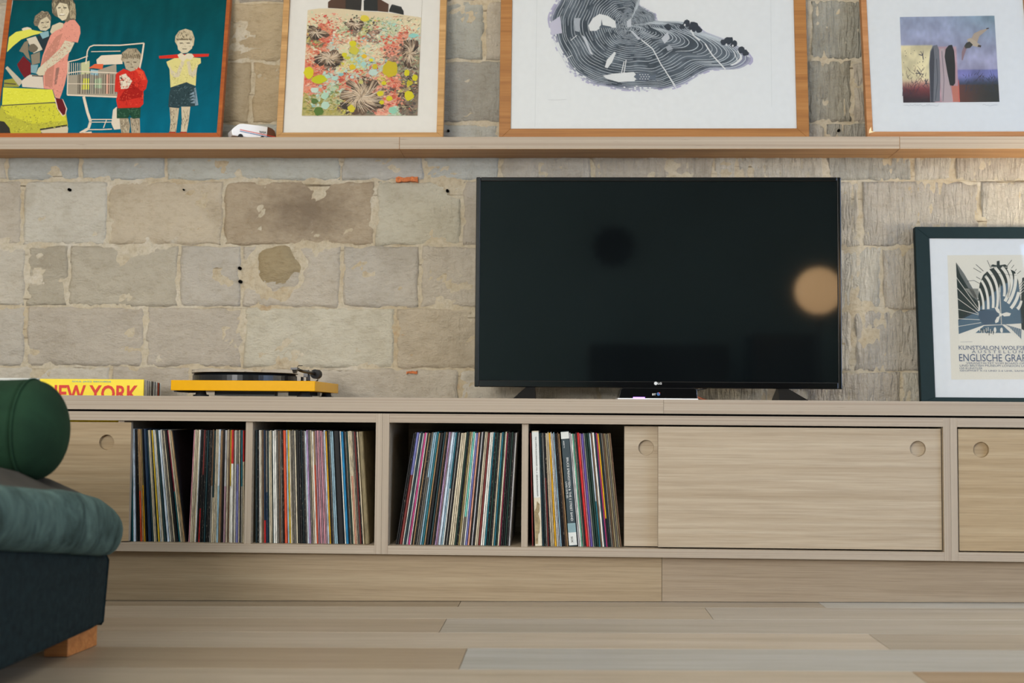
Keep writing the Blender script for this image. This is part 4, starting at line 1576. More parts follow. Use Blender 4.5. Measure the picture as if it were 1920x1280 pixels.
    pc.poly([(244, 150), (258, 166), (268, 172), (266, 182), (246, 186), (232, 190), (222, 188)], (150, 32, 28), 10)
    pc.poly([(252, 128), (268, 134), (274, 150), (266, 150), (258, 136)], (208, 74, 52), 10)
    pc.poly([(224, 142), (236, 138), (248, 152), (240, 166), (227, 167), (225, 155)], (204, 196, 176), 11)
    pc.line([(226, 145), (232, 152)], 3, dk, 12)
    pc.poly([(219, 203), (264, 200), (263, 221), (249, 223), (243, 215), (240, 222), (219, 222)], (36, 70, 52), 9)
    pc.poly([(224, 222), (241, 222), (244, 236), (242, 252), (228, 252)], (150, 138, 116), 9)
    pc.poly([(244, 221), (262, 222), (263, 252), (247, 252)], (158, 146, 124), 9)
    # boy with the red bat
    pc.poly([(328, 78), (329, 68), (336, 58), (348, 54), (360, 58), (365, 72), (363, 86), (334, 88)], (178, 166, 138), 9)
    pc.poly([(332, 80), (336, 75), (345, 74), (358, 75), (362, 82), (360, 91), (351, 99), (342, 100), (334, 93)], (192, 182, 156), 10)
    pc.line([(331, 74), (360, 74)], 3.0, (110, 100, 80), 11)
    pc.line([(337, 81), (343, 81)], 1.6, dk, 11)
    pc.line([(350, 81), (356, 81)], 1.6, dk, 11)
    pc.line([(342, 92), (350, 92)], 1.2, dk, 11)
    pc.poly([(312, 116), (330, 108), (345, 110), (364, 108), (376, 109), (377, 118), (369, 124), (367, 161), (350, 155), (320, 165), (318, 130), (314, 122)], (198, 190, 124), 9)
    pc.poly([(317, 120), (323, 132), (331, 137), (340, 114), (346, 117), (336, 144), (327, 146), (320, 138)], cream, 10)
    pc.poly([(350, 116), (356, 114), (360, 136), (368, 126), (371, 120), (368, 140), (361, 146), (354, 140)], cream, 10)
    pc.poly([(298, 105), (334, 102), (392, 101), (391, 106), (334, 109), (299, 110)], (190, 48, 38), 11)
    pc.poly([(333, 103), (340, 99), (346, 104), (352, 100), (360, 101), (364, 106), (358, 112), (350, 110), (344, 116), (336, 110)], (200, 190, 166), 12)
    pc.poly([(320, 164), (350, 154), (367, 163), (372, 198), (355, 200), (340, 199), (336, 203), (316, 201), (317, 180)], (46, 64, 68), 10)
    for k in range(4):
        pc.poly([(354 + k, 178 + 5 * k), (366, 170 + 6 * k), (368, 176 + 6 * k)], (120, 140, 152), 11)
    pc.poly([(364, 166), (367, 164), (372, 197), (366, 198)], (120, 140, 152), 11)
    pc.poly([(318, 201), (336, 202), (333, 226), (330, 249), (318, 249), (320, 228)], (176, 164, 138), 9)
    pc.poly([(340, 200), (357, 200), (354, 226), (350, 249), (339, 249), (341, 226)], (186, 174, 148), 9)
    pc.poly([(317, 247), (330, 247), (329, 252), (316, 252)], (150, 50, 40), 10)
    pc.poly([(338, 247), (350, 247), (350, 252), (337, 252)], (150, 50, 40), 10)
    hair = [(60, 54, 44), (150, 138, 112), (84, 76, 62), (176, 164, 136)]
    pc.hatch([(98, 24), (97, 6), (101, -8), (132, -8), (140, 6), (143, 26), (141, 38), (133, 36), (131, 20), (126, 6), (112, 4), (105, 14), (104, 28)], hair, 120, 6, 0.9, 12, 1.5)
    pc.hatch([(63, 42), (66, 30), (78, 21), (90, 22), (96, 32), (88, 31), (76, 38), (72, 48)], hair, 50, 4, 0.9, 12)
    pc.hatch([(227, 112), (229, 99), (240, 91), (256, 91), (265, 102), (263, 112), (246, 107), (231, 110)], hair, 60, 5, 0.9, 14, 1.4)
    pc.hatch([(328, 80), (329, 68), (336, 58), (348, 54), (360, 58), (365, 72), (362, 80), (345, 73), (333, 78)], hair + [(196, 184, 156)], 70, 5, 0.9, 14, 1.3)
    pc.hatch([(2, 199), (103, 194), (124, 213), (126, 238), (80, 243), (30, 250), (10, 222)], [(130, 130, 60), (206, 206, 84), (112, 112, 58), (184, 182, 70)], 260, 3, 1.1, 6)
    pc.hatch([(6, 165), (97, 169), (104, 190), (5, 196)], [(214, 214, 90), (182, 182, 56)], 80, 4, 1.0, 6, 0)
    pc.hatch([(126, 40), (148, 50), (150, 62), (131, 92), (126, 132), (115, 176), (104, 180), (84, 160), (84, 105), (96, 66)], [(176, 118, 104), (216, 152, 136), (150, 104, 92), (190, 128, 112)], 200, 4, 0.9, 9)
    pc.hatch([(220, 140), (245, 135), (270, 138), (274, 160), (268, 196), (223, 200), (221, 172)], [(150, 34, 28), (214, 84, 60), (168, 40, 32), (120, 26, 24)], 190, 4, 0.9, 13)
    pc.hatch([(318, 166), (350, 156), (367, 165), (370, 196), (338, 198), (318, 198)], [(26, 40, 44), (84, 104, 110), (34, 50, 54)], 110, 4, 0.9, 12)
    pc.hatch([(322, 122), (360, 112), (374, 112), (366, 158), (350, 154), (321, 162)], [(168, 160, 100), (214, 206, 146), (150, 142, 92)], 90, 4, 0.8, 11)
    pc.hatch([(219, 204), (263, 201), (262, 220), (220, 221)], [(24, 50, 38), (70, 104, 82)], 50, 4, 0.9, 11)
    for lg in ([(225, 223), (241, 223), (241, 251), (229, 251)], [(245, 222), (262, 223), (262, 251), (248, 251)], [(319, 202), (335, 203), (330, 248), (319, 248)], [(341, 202), (356, 202), (350, 248), (340, 248)]):
        pc.hatch(lg, [(112, 102, 86), (196, 184, 158), (96, 86, 72)], 40, 5, 0.9, 11, 1.57)
    for fc in ([(106, 16), (112, 6), (126, 9), (128, 22), (117, 37), (110, 30)], [(73, 48), (88, 33), (94, 42), (92, 52), (78, 56)], [(232, 113), (261, 112), (256, 130), (238, 129)], [(334, 82), (358, 77), (359, 90), (344, 98)]):
        pc.hatch(fc, [(150, 138, 114), (204, 194, 170), (128, 116, 96)], 34, 2.2, 0.8, 11)
    pc.hatch([(75, 136), (90, 122), (120, 96), (136, 80), (138, 84), (112, 112), (86, 132)], [(160, 150, 126), (206, 198, 176)], 40, 4, 0.8, 12)
    pc.done()


picture_family()


# --- 2: meadow print in a light oak frame
def picture_meadow():
    pc = Pic('framed_print', 'light oak framed print of a flowering hillside with dark huts, second on the ledge', 'picture', (517.5, 256), ZS1 + 0.0006, 3.948, 8.8, 0.58)
    uR = pc.uv(830.5, 256)[0]
    pc.frame(0, uR, 0.56, 0.0195, 0.0205, 0.0165, 0.018, 0.024, M['frame_oak'], inset=0.010)
    # the print is on a card lifted off the mount
    C_ = [(577, 0), (791.6, 0), (782.6, 216.5), (565.8, 217)]
    b = MB()
    q = [pc.uv(565.8, 217, pc.base), pc.uv(782.6, 216.5, pc.base), (pc.uv(791.6, 0, pc.base)), (pc.uv(577, 0, pc.base))]
    top = 0.49
    k = (top - q[0][1]) / (q[3][1] - q[0][1])
    q[3] = (q[0][0] + (q[3][0] - q[0][0]) * k, top)
    q[2] = (q[1][0] + (q[2][0] - q[1][0]) * k, top)
    b.prism([pc.pt(u, v, pc.base + 0.0030) for u, v in q], [pc.pt(u, v, pc.base + 0.0002) for u, v in q])
    b.build('print_card', M['mat_white'], pc.e, inv=False)
    pc.base += 0.0028
    pc.art()

    def inside(x, y):
        t = y / 217
        return 577.5 - 11.2 * t < x < 791 - 9 * t and y < 216

    def clampx(x, y):
        t = y / 217
        return min(max(x, 577.2 - 11.2 * t), 791.2 - 9 * t)
    skyl = [(577, 19), (598, 16), (620, 16), (650, 17), (680, 21), (720, 23), (757, 28), (790, 33)]
    pc.poly(skyl + [(782.6, 216.5), (565.8, 217)], (222, 208, 176), 0)
    # huts
    bk, br_, dk2 = (44, 42, 40), (84, 58, 44), (34, 40, 42)
    pc.poly([(615, 15), (615, 4), (627, -5), (648, -8), (648, 17)], br_, 2)
    pc.poly([(648, -8), (679, -8), (677, 20), (648, 17)], bk, 2)
    pc.poly([(682, 20), (682, 1), (692, -4), (708, -6), (708, 21)], dk2, 2)
    pc.poly([(708, -4), (729, 8), (728, 23), (708, 21)], br_, 2)
    pc.poly([(730, 18), (734, 9), (752, 13), (757, 21), (757, 28), (729, 22)], dk2, 2)
    pc.line([(735, 9), (753, 14)], 2, (60, 66, 68), 3)
    reds = [(222, 112, 84), (206, 96, 76), (228, 140, 104), (214, 84, 74)]
    pale = [(230, 218, 184), (214, 216, 176), (236, 226, 200), (204, 214, 180), (238, 206, 170)]
    dark = [(70, 56, 46), (92, 72, 60), (58, 50, 46), (112, 92, 74)]
    mauve = [(120, 92, 86), (96, 86, 80), (140, 108, 92), (92, 104, 84), (84, 76, 72)]
    olive = [(176, 164, 88), (156, 150, 76), (192, 180, 110), (132, 140, 70)]
    aqua = [(172, 214, 200), (190, 218, 206), (150, 200, 196), (200, 222, 206)]
    pinks = [(232, 160, 138), (224, 140, 120), (238, 180, 156)]

    green = [(150, 176, 130), (176, 196, 150), (196, 208, 170), (120, 150, 104)]
    ylw = [(214, 204, 70), (196, 190, 90), (226, 214, 150)]
    spots = [(585, 24, pale), (635, 26, pale + pinks), (690, 32, pale + green), (770, 42, pale), (597, 38, reds), (645, 46, green + pale), (664, 44, mauve), (690, 40, ylw + green), (700, 50, mauve + pinks), (728, 52, green + aqua + pale), (588, 60, dark + ylw), (622, 50, reds),
             (636, 62, reds + pale), (672, 62, reds + pale), (758, 58, pinks + reds), (780, 60, aqua + pinks), (604, 80, reds), (628, 74, pinks + aqua), (644, 82, pale), (690, 76, pale + aqua), (738, 76, reds + pinks), (768, 84, mauve), (590, 96, pale + reds), (662, 90, ylw + green), (704, 98, pale),
             (742, 98, mauve + pinks), (775, 105, mauve + green), (616, 111, dark + mauve), (580, 114, reds), (648, 116, pale + ylw), (678, 112, ylw + aqua), (700, 118, aqua + reds), (752, 124, mauve + green), (598, 136, reds), (628, 140, pinks + aqua), (655, 134, aqua + reds), (690, 136, reds + aqua), (776, 140, mauve + dark),
             (584, 160, reds + pinks), (604, 166, reds + aqua), (630, 160, green + aqua), (652, 156, reds), (680, 152, dark), (716, 146, pinks + ylw), (736, 152, pinks + reds), (756, 160, mauve + ylw), (574, 190, olive), (600, 188, olive + aqua), (624, 186, olive + green), (610, 206, olive), (648, 196, dark + ylw), (676, 180, dark + mauve), (690, 202, mauve),
             (722, 172, pinks + mauve), (736, 186, reds + pinks), (718, 206, pinks), (742, 206, aqua + green), (772, 184, mauve + dark), (764, 206, dark + mauve), (778, 205, mauve)]

    def region(x, y):
        wx_, wy_ = x + 12 * noise.noise((x * 0.07, y * 0.07, 3.0)) + 6 * noise.noise((x * 0.2, y * 0.2, 8.0)), y + 9 * noise.noise((x * 0.07, y * 0.08, 6.0)) + 4 * noise.noise((x * 0.2, y * 0.22, 1.0))
        return min(spots, key=lambda q: (q[0] - wx_) ** 2 + 1.5 * (q[1] - wy_) ** 2)[2]

    def wash(u, v):
        x, y = 577 - 11 * v + (213.5 + 2 * v) * u, 17 + 199 * v
        y += 9 * noise.noise((u * 5, v * 5, 2.0))
        cs = region(min(max(x + 10 * noise.noise((u * 6, v * 6, 9.0)), 568), 788), y)
        a_, b_ = cs[int(abs(noise.noise((u * 26, v * 30, 5.0))) * 40) % len(cs)], cs[int(abs(noise.noise((u * 55, v * 70, 7.0))) * 60) % len(cs)]
        return mixt(mixt(a_, b_, 0.5), (222, 208, 176), 0.25)
    pc.grid([(577, 38), (789.5, 38), (782.8, 216.5), (565.8, 216.5)], 90, 84, wash, 1)
    for i in range(2300):
        y = rng.uniform(22, 214)
        x = rng.uniform(566, 790)
        if not inside(x, y) or y < 17 + (x - 577) * 0.075 + 4:
            continue
        c = rng.choice(region(x, y))
        r = rng.uniform(1.2, 3.6) * (0.7 + 0.6 * y / 217)
        if inside(x - r, y) and inside(x + r, y + r):
            pc.blob(x, y, r, r * rng.uniform(0.35, 0.9), c, 2 + i % 24, 6, 0.35, rng.uniform(-0.6, 0.6))
    # thin stalks
    for i in range(1000):
        y = rng.uniform(24, 208)
        x = rng.uniform(572, 784)
        c = rng.choice([(226, 206, 178), (208, 110, 84), (96, 78, 62), (214, 206, 150), (60, 54, 48), (236, 226, 206)])
        a = rng.uniform(-1.3, 1.3)
        L = rng.uniform(4, 12) * (0.6 + 0.5 * y / 217)
        x2, y2 = x + L * math.cos(a), y + L * math.sin(a) * 0.7
        if inside(x, y) and inside(x2, y2) and y2 > 30:
            pc.line([(x, y), (x2, y2)], (0.9, 0.4), c, 27 + i % 8)
    # tussocks: dark heart, pale blades
    for cx_, cy_, rx, ry, n in ((677, 182, 42, 36, 190), (617, 110, 28, 17, 90), (595, 62, 22, 14, 40), (665, 48, 18, 9, 40), (770, 100, 16, 28, 70)):
        for k in range(26):
            x, y = cx_ + rng.uniform(-rx, rx) * 0.85, cy_ + rng.uniform(-ry, ry) * 0.8
            if ((x - cx_) / rx) ** 2 + ((y - cy_) / ry) ** 2 < 0.9 and inside(x - 7, y) and inside(x + 7, y):
                pc.blob(x, y, 7 * rx / 40 + 2, 6 * ry / 40 + 1.5, rng.choice(dark), 36 + k % 6, 7, 0.3)
        for k in range(n):
            t = rng.uniform(0, 2 * math.pi)
            r1 = rng.uniform(0.35, 1.08)
            x2, y2 = cx_ + math.cos(t) * rx * r1, cy_ - 0.1 * ry + math.sin(t) * ry * r1
            if inside(x2, y2):
                xm, ym = cx_ + math.cos(t + 0.25) * rx * r1 * 0.5, cy_ + math.sin(t + 0.25) * ry * r1 * 0.5 - 2
                pc.line([(cx_, cy_), (xm, ym), (x2, y2)], (0.9, 0.55), rng.choice([(214, 192, 164), (232, 216, 194), (186, 164, 138)]), 43 + k % 6)
    # flowers
    yl = (214, 206, 28)
    for x, y, rx, ry, c in ((579, 137, 9, 11, yl), (599, 149, 14, 8, (196, 200, 24)), (732, 130, 15, 15, (202, 184, 34)), (763, 137, 5, 6, yl), (778, 146, 5, 6, yl), (767, 180, 9, 9, yl), (730, 185, 6, 5, yl),
                            (659, 204, 7, 7, (214, 200, 50)), (598, 209, 9, 8, (84, 120, 46)), (737, 207, 8, 7, (150, 206, 180)), (713, 176, 6, 5, yl), (716, 192, 5, 4, yl), (662, 82, 7, 6, yl), (664, 95, 9, 8, (206, 198, 70)),
                            (661, 126, 6, 5, (222, 196, 30)), (703, 125, 5, 5, (206, 190, 40)), (684, 35, 9, 6, (222, 206, 70)), (720, 156, 5, 4, yl), (768, 156, 6, 5, (190, 180, 40)), (646, 103, 5, 4, yl), (683, 106, 5, 4, (230, 190, 40)),
                            (590, 190, 7, 5, (90, 120, 60)), (590, 169, 8, 5, (200, 220, 208)), (609, 180, 7, 6, (176, 212, 190)), (610, 198, 8, 8, (184, 214, 196)), (775, 67, 9, 4, (150, 210, 200)), (700, 136, 9, 6, (190, 214, 206)), (628, 147, 6, 4, (176, 214, 204)),
                            (640, 140, 5, 3, (140, 196, 196)), (660, 145, 4, 3, (190, 216, 210)), (682, 120, 5, 4, (170, 212, 208)), (696, 113, 4, 3, (230, 220, 40)), (651, 109, 5, 3, (200, 200, 60)), (677, 154, 4, 4, (200, 196, 120))):
        pc.blob(x, y, rx, ry, c, 51 + int(x) % 5, 14, 0.13)
    pc.done()


picture_meadow()


# --- 3: print of a sawn tree round in a honey frame
def picture_treering():
    pc = Pic('framed_print', 'wide honey wood framed grey print of tree rings, above the television', 'picture', (935.5, 256), ZS1 + 0.0006, 3.985, 6.0, 0.56)
    uR = pc.uv(1517.5, 256)[0]
    pc.frame(0, uR, 0.54, 0.0365, 0.0375, 0.0365, 0.037, 0.026, M['frame_cherry'], back=M['mat_cool'])
    pc.art()
    out = [(1054, -30), (1046, -8), (1040, 8), (1028, 35), (1029, 55), (1033, 75), (1045, 98), (1060, 125), (1080, 146), (1105, 158), (1140, 166), (1175, 171), (1215, 171), (1250, 171), (1269, 166), (1291, 158), (1324, 137), (1347, 128),
           (1360, 133), (1379, 134), (1399, 129), (1421, 111), (1411, 103), (1396, 94), (1383, 88), (1383, 80), (1376, 72), (1364, 71), (1354, 76), (1346, 81), (1328, 79), (1317, 69), (1315, 50), (1309, 43), (1296, 44), (1287, 38), (1279, 44),
           (1276, 54), (1260, 60), (1246, 55), (1234, 41), (1230, 25), (1214, 17), (1200, 10), (1196, 2), (1202, -10), (1212, -40), (1190, -70), (1100, -70)]
    c0 = (1179, 48)
    n = 220
    R_ = []
    for i in range(n):
        t = 2 * math.pi * i / n
        dx, dy = math.cos(t), math.sin(t)
        best = 20
        for k in range(len(out)):
            (ax, ay), (bx, by) = out[k], out[(k + 1) % len(out)]
            ex, ey = bx - ax, by - ay
            den = dx * ey - dy * ex
            if abs(den) < 1e-9:
                continue
            tt = ((ax - c0[0]) * ey - (ay - c0[1]) * ex) / den
            ss = ((ax - c0[0]) * dy - (ay - c0[1]) * dx) / den
            if tt > 0 and 0 <= ss <= 1:
                best = max(best, tt)
        R_.append(best)
    Rs = R_[:]
    for _ in range(3):
        Rs = [(Rs[i - 1] + Rs[i] * 2 + Rs[(i + 1) % n]) / 4 for i in range(n)]

    def at(i, f):
        i %= n
        t = 2 * math.pi * i / n
        base = 52.0
        k = min(1.0, f * 1.25)
        r = f * (base * (1 - k) + Rs[i] * k) * (1 + 0.035 * noise.noise((math.cos(t) * 3, math.sin(t) * 3, f * 4)))
        return (c0[0] + r * math.cos(t), c0[1] + r * math.sin(t))
    bands = 56
    ink, mid_, lav = (52, 66, 78), (104, 116, 128), (178, 176, 204)
    for b in range(bands):
        f0, f1 = b / bands, (b + 1) / bands
        for i in range(n):
            q = noise.noise((i * 0.07, b * 0.16, 3.0)) + 0.5 * noise.noise((i * 0.3, b * 0.5, 8.0))
            tcol = mixt(ink, mid_, 0.42 + q * 0.9)
            if f0 > 0.90:
                tcol = mixt(tcol, lav, (f0 - 0.90) / 0.07 + q * 0.5)
            if f0 > 0.91 and q + 0.9 * noise.noise((i * 0.8, b * 1.7, 12.0)) > 0.62 - (f0 - 0.91) * 9:
                continue
            a_, b_, c_, d_ = at(i, f0), at(i + 1, f0), at(i + 1, f1), at(i, f1)
            if max(a_[1], c_[1]) < -14:
                continue
            pc.poly([a_, b_, c_, d_], tcol, 0)
    rings = 40
    for b in range(1, rings):
        f = b / rings
        for i in range(n):
            q = noise.noise((i * 0.09, b * 0.9, 5.0))
            if q < -0.28:
                continue
            a_, b_ = at(i, f), at(i + 1, f)
            if max(a_[1], b_[1]) < -10:
                continue
            pc.line([a_, b_], min(1.5, (0.17 + 0.2 * max(0, q)) * Rs[i] / rings * 1.0 + 0.12), mixt((196, 206, 214), (140, 150, 160), -q * 2), 2)
    wt = (222, 226, 228)
    lt = (196, 202, 210)
    for pts, c in (([(1103, 48), (1112, 34), (1124, 26), (1140, 30), (1154, 40), (1155, 52), (1126, 52), (1118, 58), (1106, 58)], wt), ([(1134, 126), (1138, 112), (1152, 97), (1155, 99), (1148, 116), (1139, 128)], wt),
                   ([(1130, 142), (1150, 138), (1188, 135), (1196, 143), (1190, 152), (1160, 154), (1138, 148)], wt), ([(1247, 134), (1252, 138), (1268, 162), (1262, 158)], wt),
                   ([(1180, 56), (1186, 58), (1202, 74), (1196, 74)], lt), ([(1175, 40), (1183, 34), (1184, 50), (1176, 52)], lt), ([(1091, 66), (1098, 70), (1112, 104), (1106, 100)], lt), ([(1030, 44), (1050, 30), (1054, 62), (1034, 66)], (196, 196, 214)),
                   ([(1076, 34), (1088, 34), (1086, 60), (1078, 58)], (170, 178, 188)), ([(1240, 72), (1252, 60), (1256, 72), (1246, 82)], lt), ([(1248, 88), (1256, 84), (1262, 92), (1252, 96)], (160, 168, 178))):
        pc.poly(pts, c, 5)
    for pts, ww in (([(1202, 74), (1224, 92), (1240, 122), (1250, 136)], 2.0), ([(1262, 158), (1270, 168)], 1.5), ([(1322, 82), (1336, 104), (1360, 130)], 2.4), ([(1294, 52), (1300, 66), (1312, 76)], 2.4), ([(1165, 138), (1170, 116)], 1.6), ([(1170, 138), (1174, 112)], 1.6),
                    ([(1376, 96), (1384, 118)], 1.2), ([(1070, 76), (1082, 66)], 1.2), ([(1058, 112), (1072, 104)], 1.2)):
        pc.line(pts, ww, wt, 6)
    # tiny church, trees and fish
    dk3 = (40, 52, 66)
    pc.poly([(1123, 52), (1127, 47), (1128, 36), (1130, 47), (1145, 50), (1148, 53)], (84, 96, 110), 7)
    for x, y, r in ((1252, 51, 6), (1287, 44, 7), (1300, 50, 9), (1310, 56, 6), (1279, 50, 5), (1356, 80, 6), (1366, 76, 8), (1376, 82, 7), (1390, 94, 6), (1398, 99, 6)):
        pc.blob(x, y, r, r, dk3, 7 + int(x) % 3, 9, 0.25)
    for x, y in ((1296, 58), (1284, 47), (1362, 84), (1374, 86), (1299, 62)):
        pc.blob(x, y, 1.8, 2.4, wt, 11, 7)
    pc.poly([(1188, 144), (1196, 136), (1210, 136), (1222, 142), (1231, 139), (1228, 146), (1231, 152), (1220, 149), (1208, 152), (1196, 150)], (96, 108, 124), 7)
    for i in range(4):
        for j in range(3):
            pc.blob(1200 + i * 5 + j % 2 * 2, 140 + j * 4, 1.2, 0.9, wt, 9, 6)
    pc.line([(1028, 187), (1042, 187.5), (1062, 186.5)], 0.6, (190, 194, 198), 1)
    pc.line([(1007, -8), (1003, 238)], 0.6, (206, 212, 214), 0)
    pc.line([(1445, -8), (1447, 200)], 0.6, (206, 212, 214), 0)
    pc.done()


picture_treering()


# --- 4: bird collage in a brown oak frame
def picture_bird():
    pc = Pic('framed_print', 'brown wood framed small print of a flying bird, at the right end of the ledge', 'picture', (1626.6, 255.5), ZS1 + 0.0006, 3.950, 9.2, 0.56)
    uR = pc.uv(1950, 255.5)[0]
    pc.frame(0, uR, 0.54, 0.0175, 0.0175, 0.0180, 0.018, 0.024, M['frame_beech'], back=M['mat_cool'])
    pc.art()

    def fn(u, v):
        k = noise.noise((u * 7, v * 7, 1)) * 0.16 + noise.noise((u * 30, v * 16, 4)) * 0.08
        sky = mixt((152, 164, 190), (122, 152, 164), max(0, (u - 0.45) * 1.6) * max(0, 1 - v * 2.2))
        sky = mixt(sky, (168, 158, 186), v * 0.9)
        c = sky
        if u < 0.33 and v > 0.33:
            c = mixt((222, 212, 172), (206, 160, 150), max(0, (v - 0.72) * 6))
            if v > 0.74:
                c = mixt(c, mixt((120, 52, 56), (38, 22, 32), (v - 0.82) * 7 - u), (v - 0.74) * 9 + k)
        elif u > 0.58 and v > 0.62:
            c = mixt((128, 128, 188), (96, 110, 160), u - 0.5)
            if v > 0.70:
                c = mixt(c, (40, 54, 70), (v - 0.70) * 12 * (0.4 + u * 0.6))
            if v > 0.8:
                c = mixt((96, 56, 48), (36, 42, 40), (u - 0.6) * 3.2 + k)
        elif 0.28 < u < 0.58 and v > 0.36:
            c = mixt((200, 168, 176), (186, 150, 158), v)
        return tuple(max(0, x * (1 + k)) for x in c)
    pc.grid([(1687, 32), (1864.5, 29.5), (1874, 191), (1693.5, 192.5)], 56, 52, fn)
    pc.poly([(1742, 120), (1744, 96), (1749, 86), (1757, 84), (1761, 94), (1763, 140), (1762, 190), (1744, 191)], (112, 116, 124), 2)
    pc.poly([(1743, 120), (1745, 98), (1750, 88), (1752, 110), (1750, 191), (1745, 191)], (64, 68, 78), 3)
    pc.poly([(1763, 92), (1770, 90), (1775, 120), (1783, 170), (1786, 191), (1766, 191), (1763, 150)], (184, 168, 172), 2)
    pc.line([(1766, 96), (1770, 150), (1768, 190)], 1.2, (120, 112, 122), 3)
    pc.line([(1756, 110), (1758, 150), (1754, 188)], 1.4, (76, 80, 90), 4)
    pc.poly([(1771, 106), (1773, 92), (1779, 85), (1785, 84), (1789, 96), (1791, 122), (1791, 156), (1787, 161), (1781, 160), (1776, 136)], (22, 28, 32), 4)
    pc.poly([(1784, 161), (1797, 161), (1800, 191), (1787, 191)], (196, 122, 104), 3)
    pc.line([(1797, 150), (1799, 191)], 1.2, (216, 96, 84), 4)
    # bird
    pc.poly([(1821, 73), (1826, 63), (1838, 57), (1854, 53), (1846, 60), (1836, 68), (1832, 80), (1826, 80)], (176, 160, 142), 5)
    pc.poly([(1813, 74), (1820, 71), (1830, 78), (1840, 86), (1836, 89), (1824, 86), (1816, 82)], (186, 172, 152), 6)
    pc.poly([(1818, 78), (1824, 84), (1819, 90), (1810, 91), (1808, 86), (1812, 80)], (52, 54, 52), 7)
    pc.poly([(1808, 86), (1813, 90), (1809, 100), (1805, 113), (1803, 113), (1803, 98)], (146, 120, 128), 6)
    pc.poly([(1834, 84), (1840, 85), (1839, 89), (1833, 88)], (70, 62, 60), 7)
    pc.line([(1849, 54), (1854, 53)], 2.0, (60, 54, 54), 7)
    # twigs
    for i in range(60):
        x, y = rng.uniform(1692, 1736), rng.uniform(130, 182)
        a = rng.uniform(-2.6, -0.5)
        L = rng.uniform(4, 13)
        x2 = max(1692.5, x + L * math.cos(a))
        pc.line([(x, y), (x2, y + L * math.sin(a))], (1.0, 0.4), rng.choice([(58, 36, 56), (46, 40, 66), (84, 44, 54)]), 5 + i % 4)
    for i in range(70):
        x, y = rng.uniform(1806, 1866), rng.uniform(140, 176)
        a = rng.uniform(-2.4, -0.7)
        L = rng.uniform(4, 12)
        pc.line([(x, y), (min(1869, x + L * math.cos(a)), y + L * math.sin(a))], (1.0, 0.4), rng.choice([(30, 44, 58), (44, 56, 76), (60, 48, 54)]), 5 + i % 4)
    for x, y in ((1730, 104), (1724, 138), (1736, 156)):
        for k in range(7):
            a = rng.uniform(0, 6.28)
            pc.line([(x, y), (x + 8 * math.cos(a), y + 9 * math.sin(a))], (1.6, 0.5), (58, 58, 74), 6 + k % 3)
    for k in range(14):
        pc.blob(rng.uniform(1694, 1738), rng.uniform(92, 126), 0.9, 0.9, (96, 88, 84), 5, 5)
    # pencilled title and signature
    for x0, x1 in ((1694, 1764), (1842, 1873)):
        pts = [(x0 + i * 2.2, 197 + rng.uniform(-1.6, 1.6)) for i in range(int((x1 - x0) / 2.2))]
        pc.line(pts, 0.55, (168, 176, 184), 1)
    pc.done()
    # chipped gold corner
    b = MB()
    q = [pc.uv(x, y) for x, y in ((1629, 250), (1630, 243), (1633, 238), (1634, 246), (1640, 247), (1634, 249))]
    b.prism([pc.pt(u, v, 0.0012) for u, v in q], [pc.pt(u, v, -0.001) for u, v in q])
    b.build('chipped_corner', plain('chipped_gilt', (226, 208, 166), 0.5), pc.e, inv=False)


picture_bird()


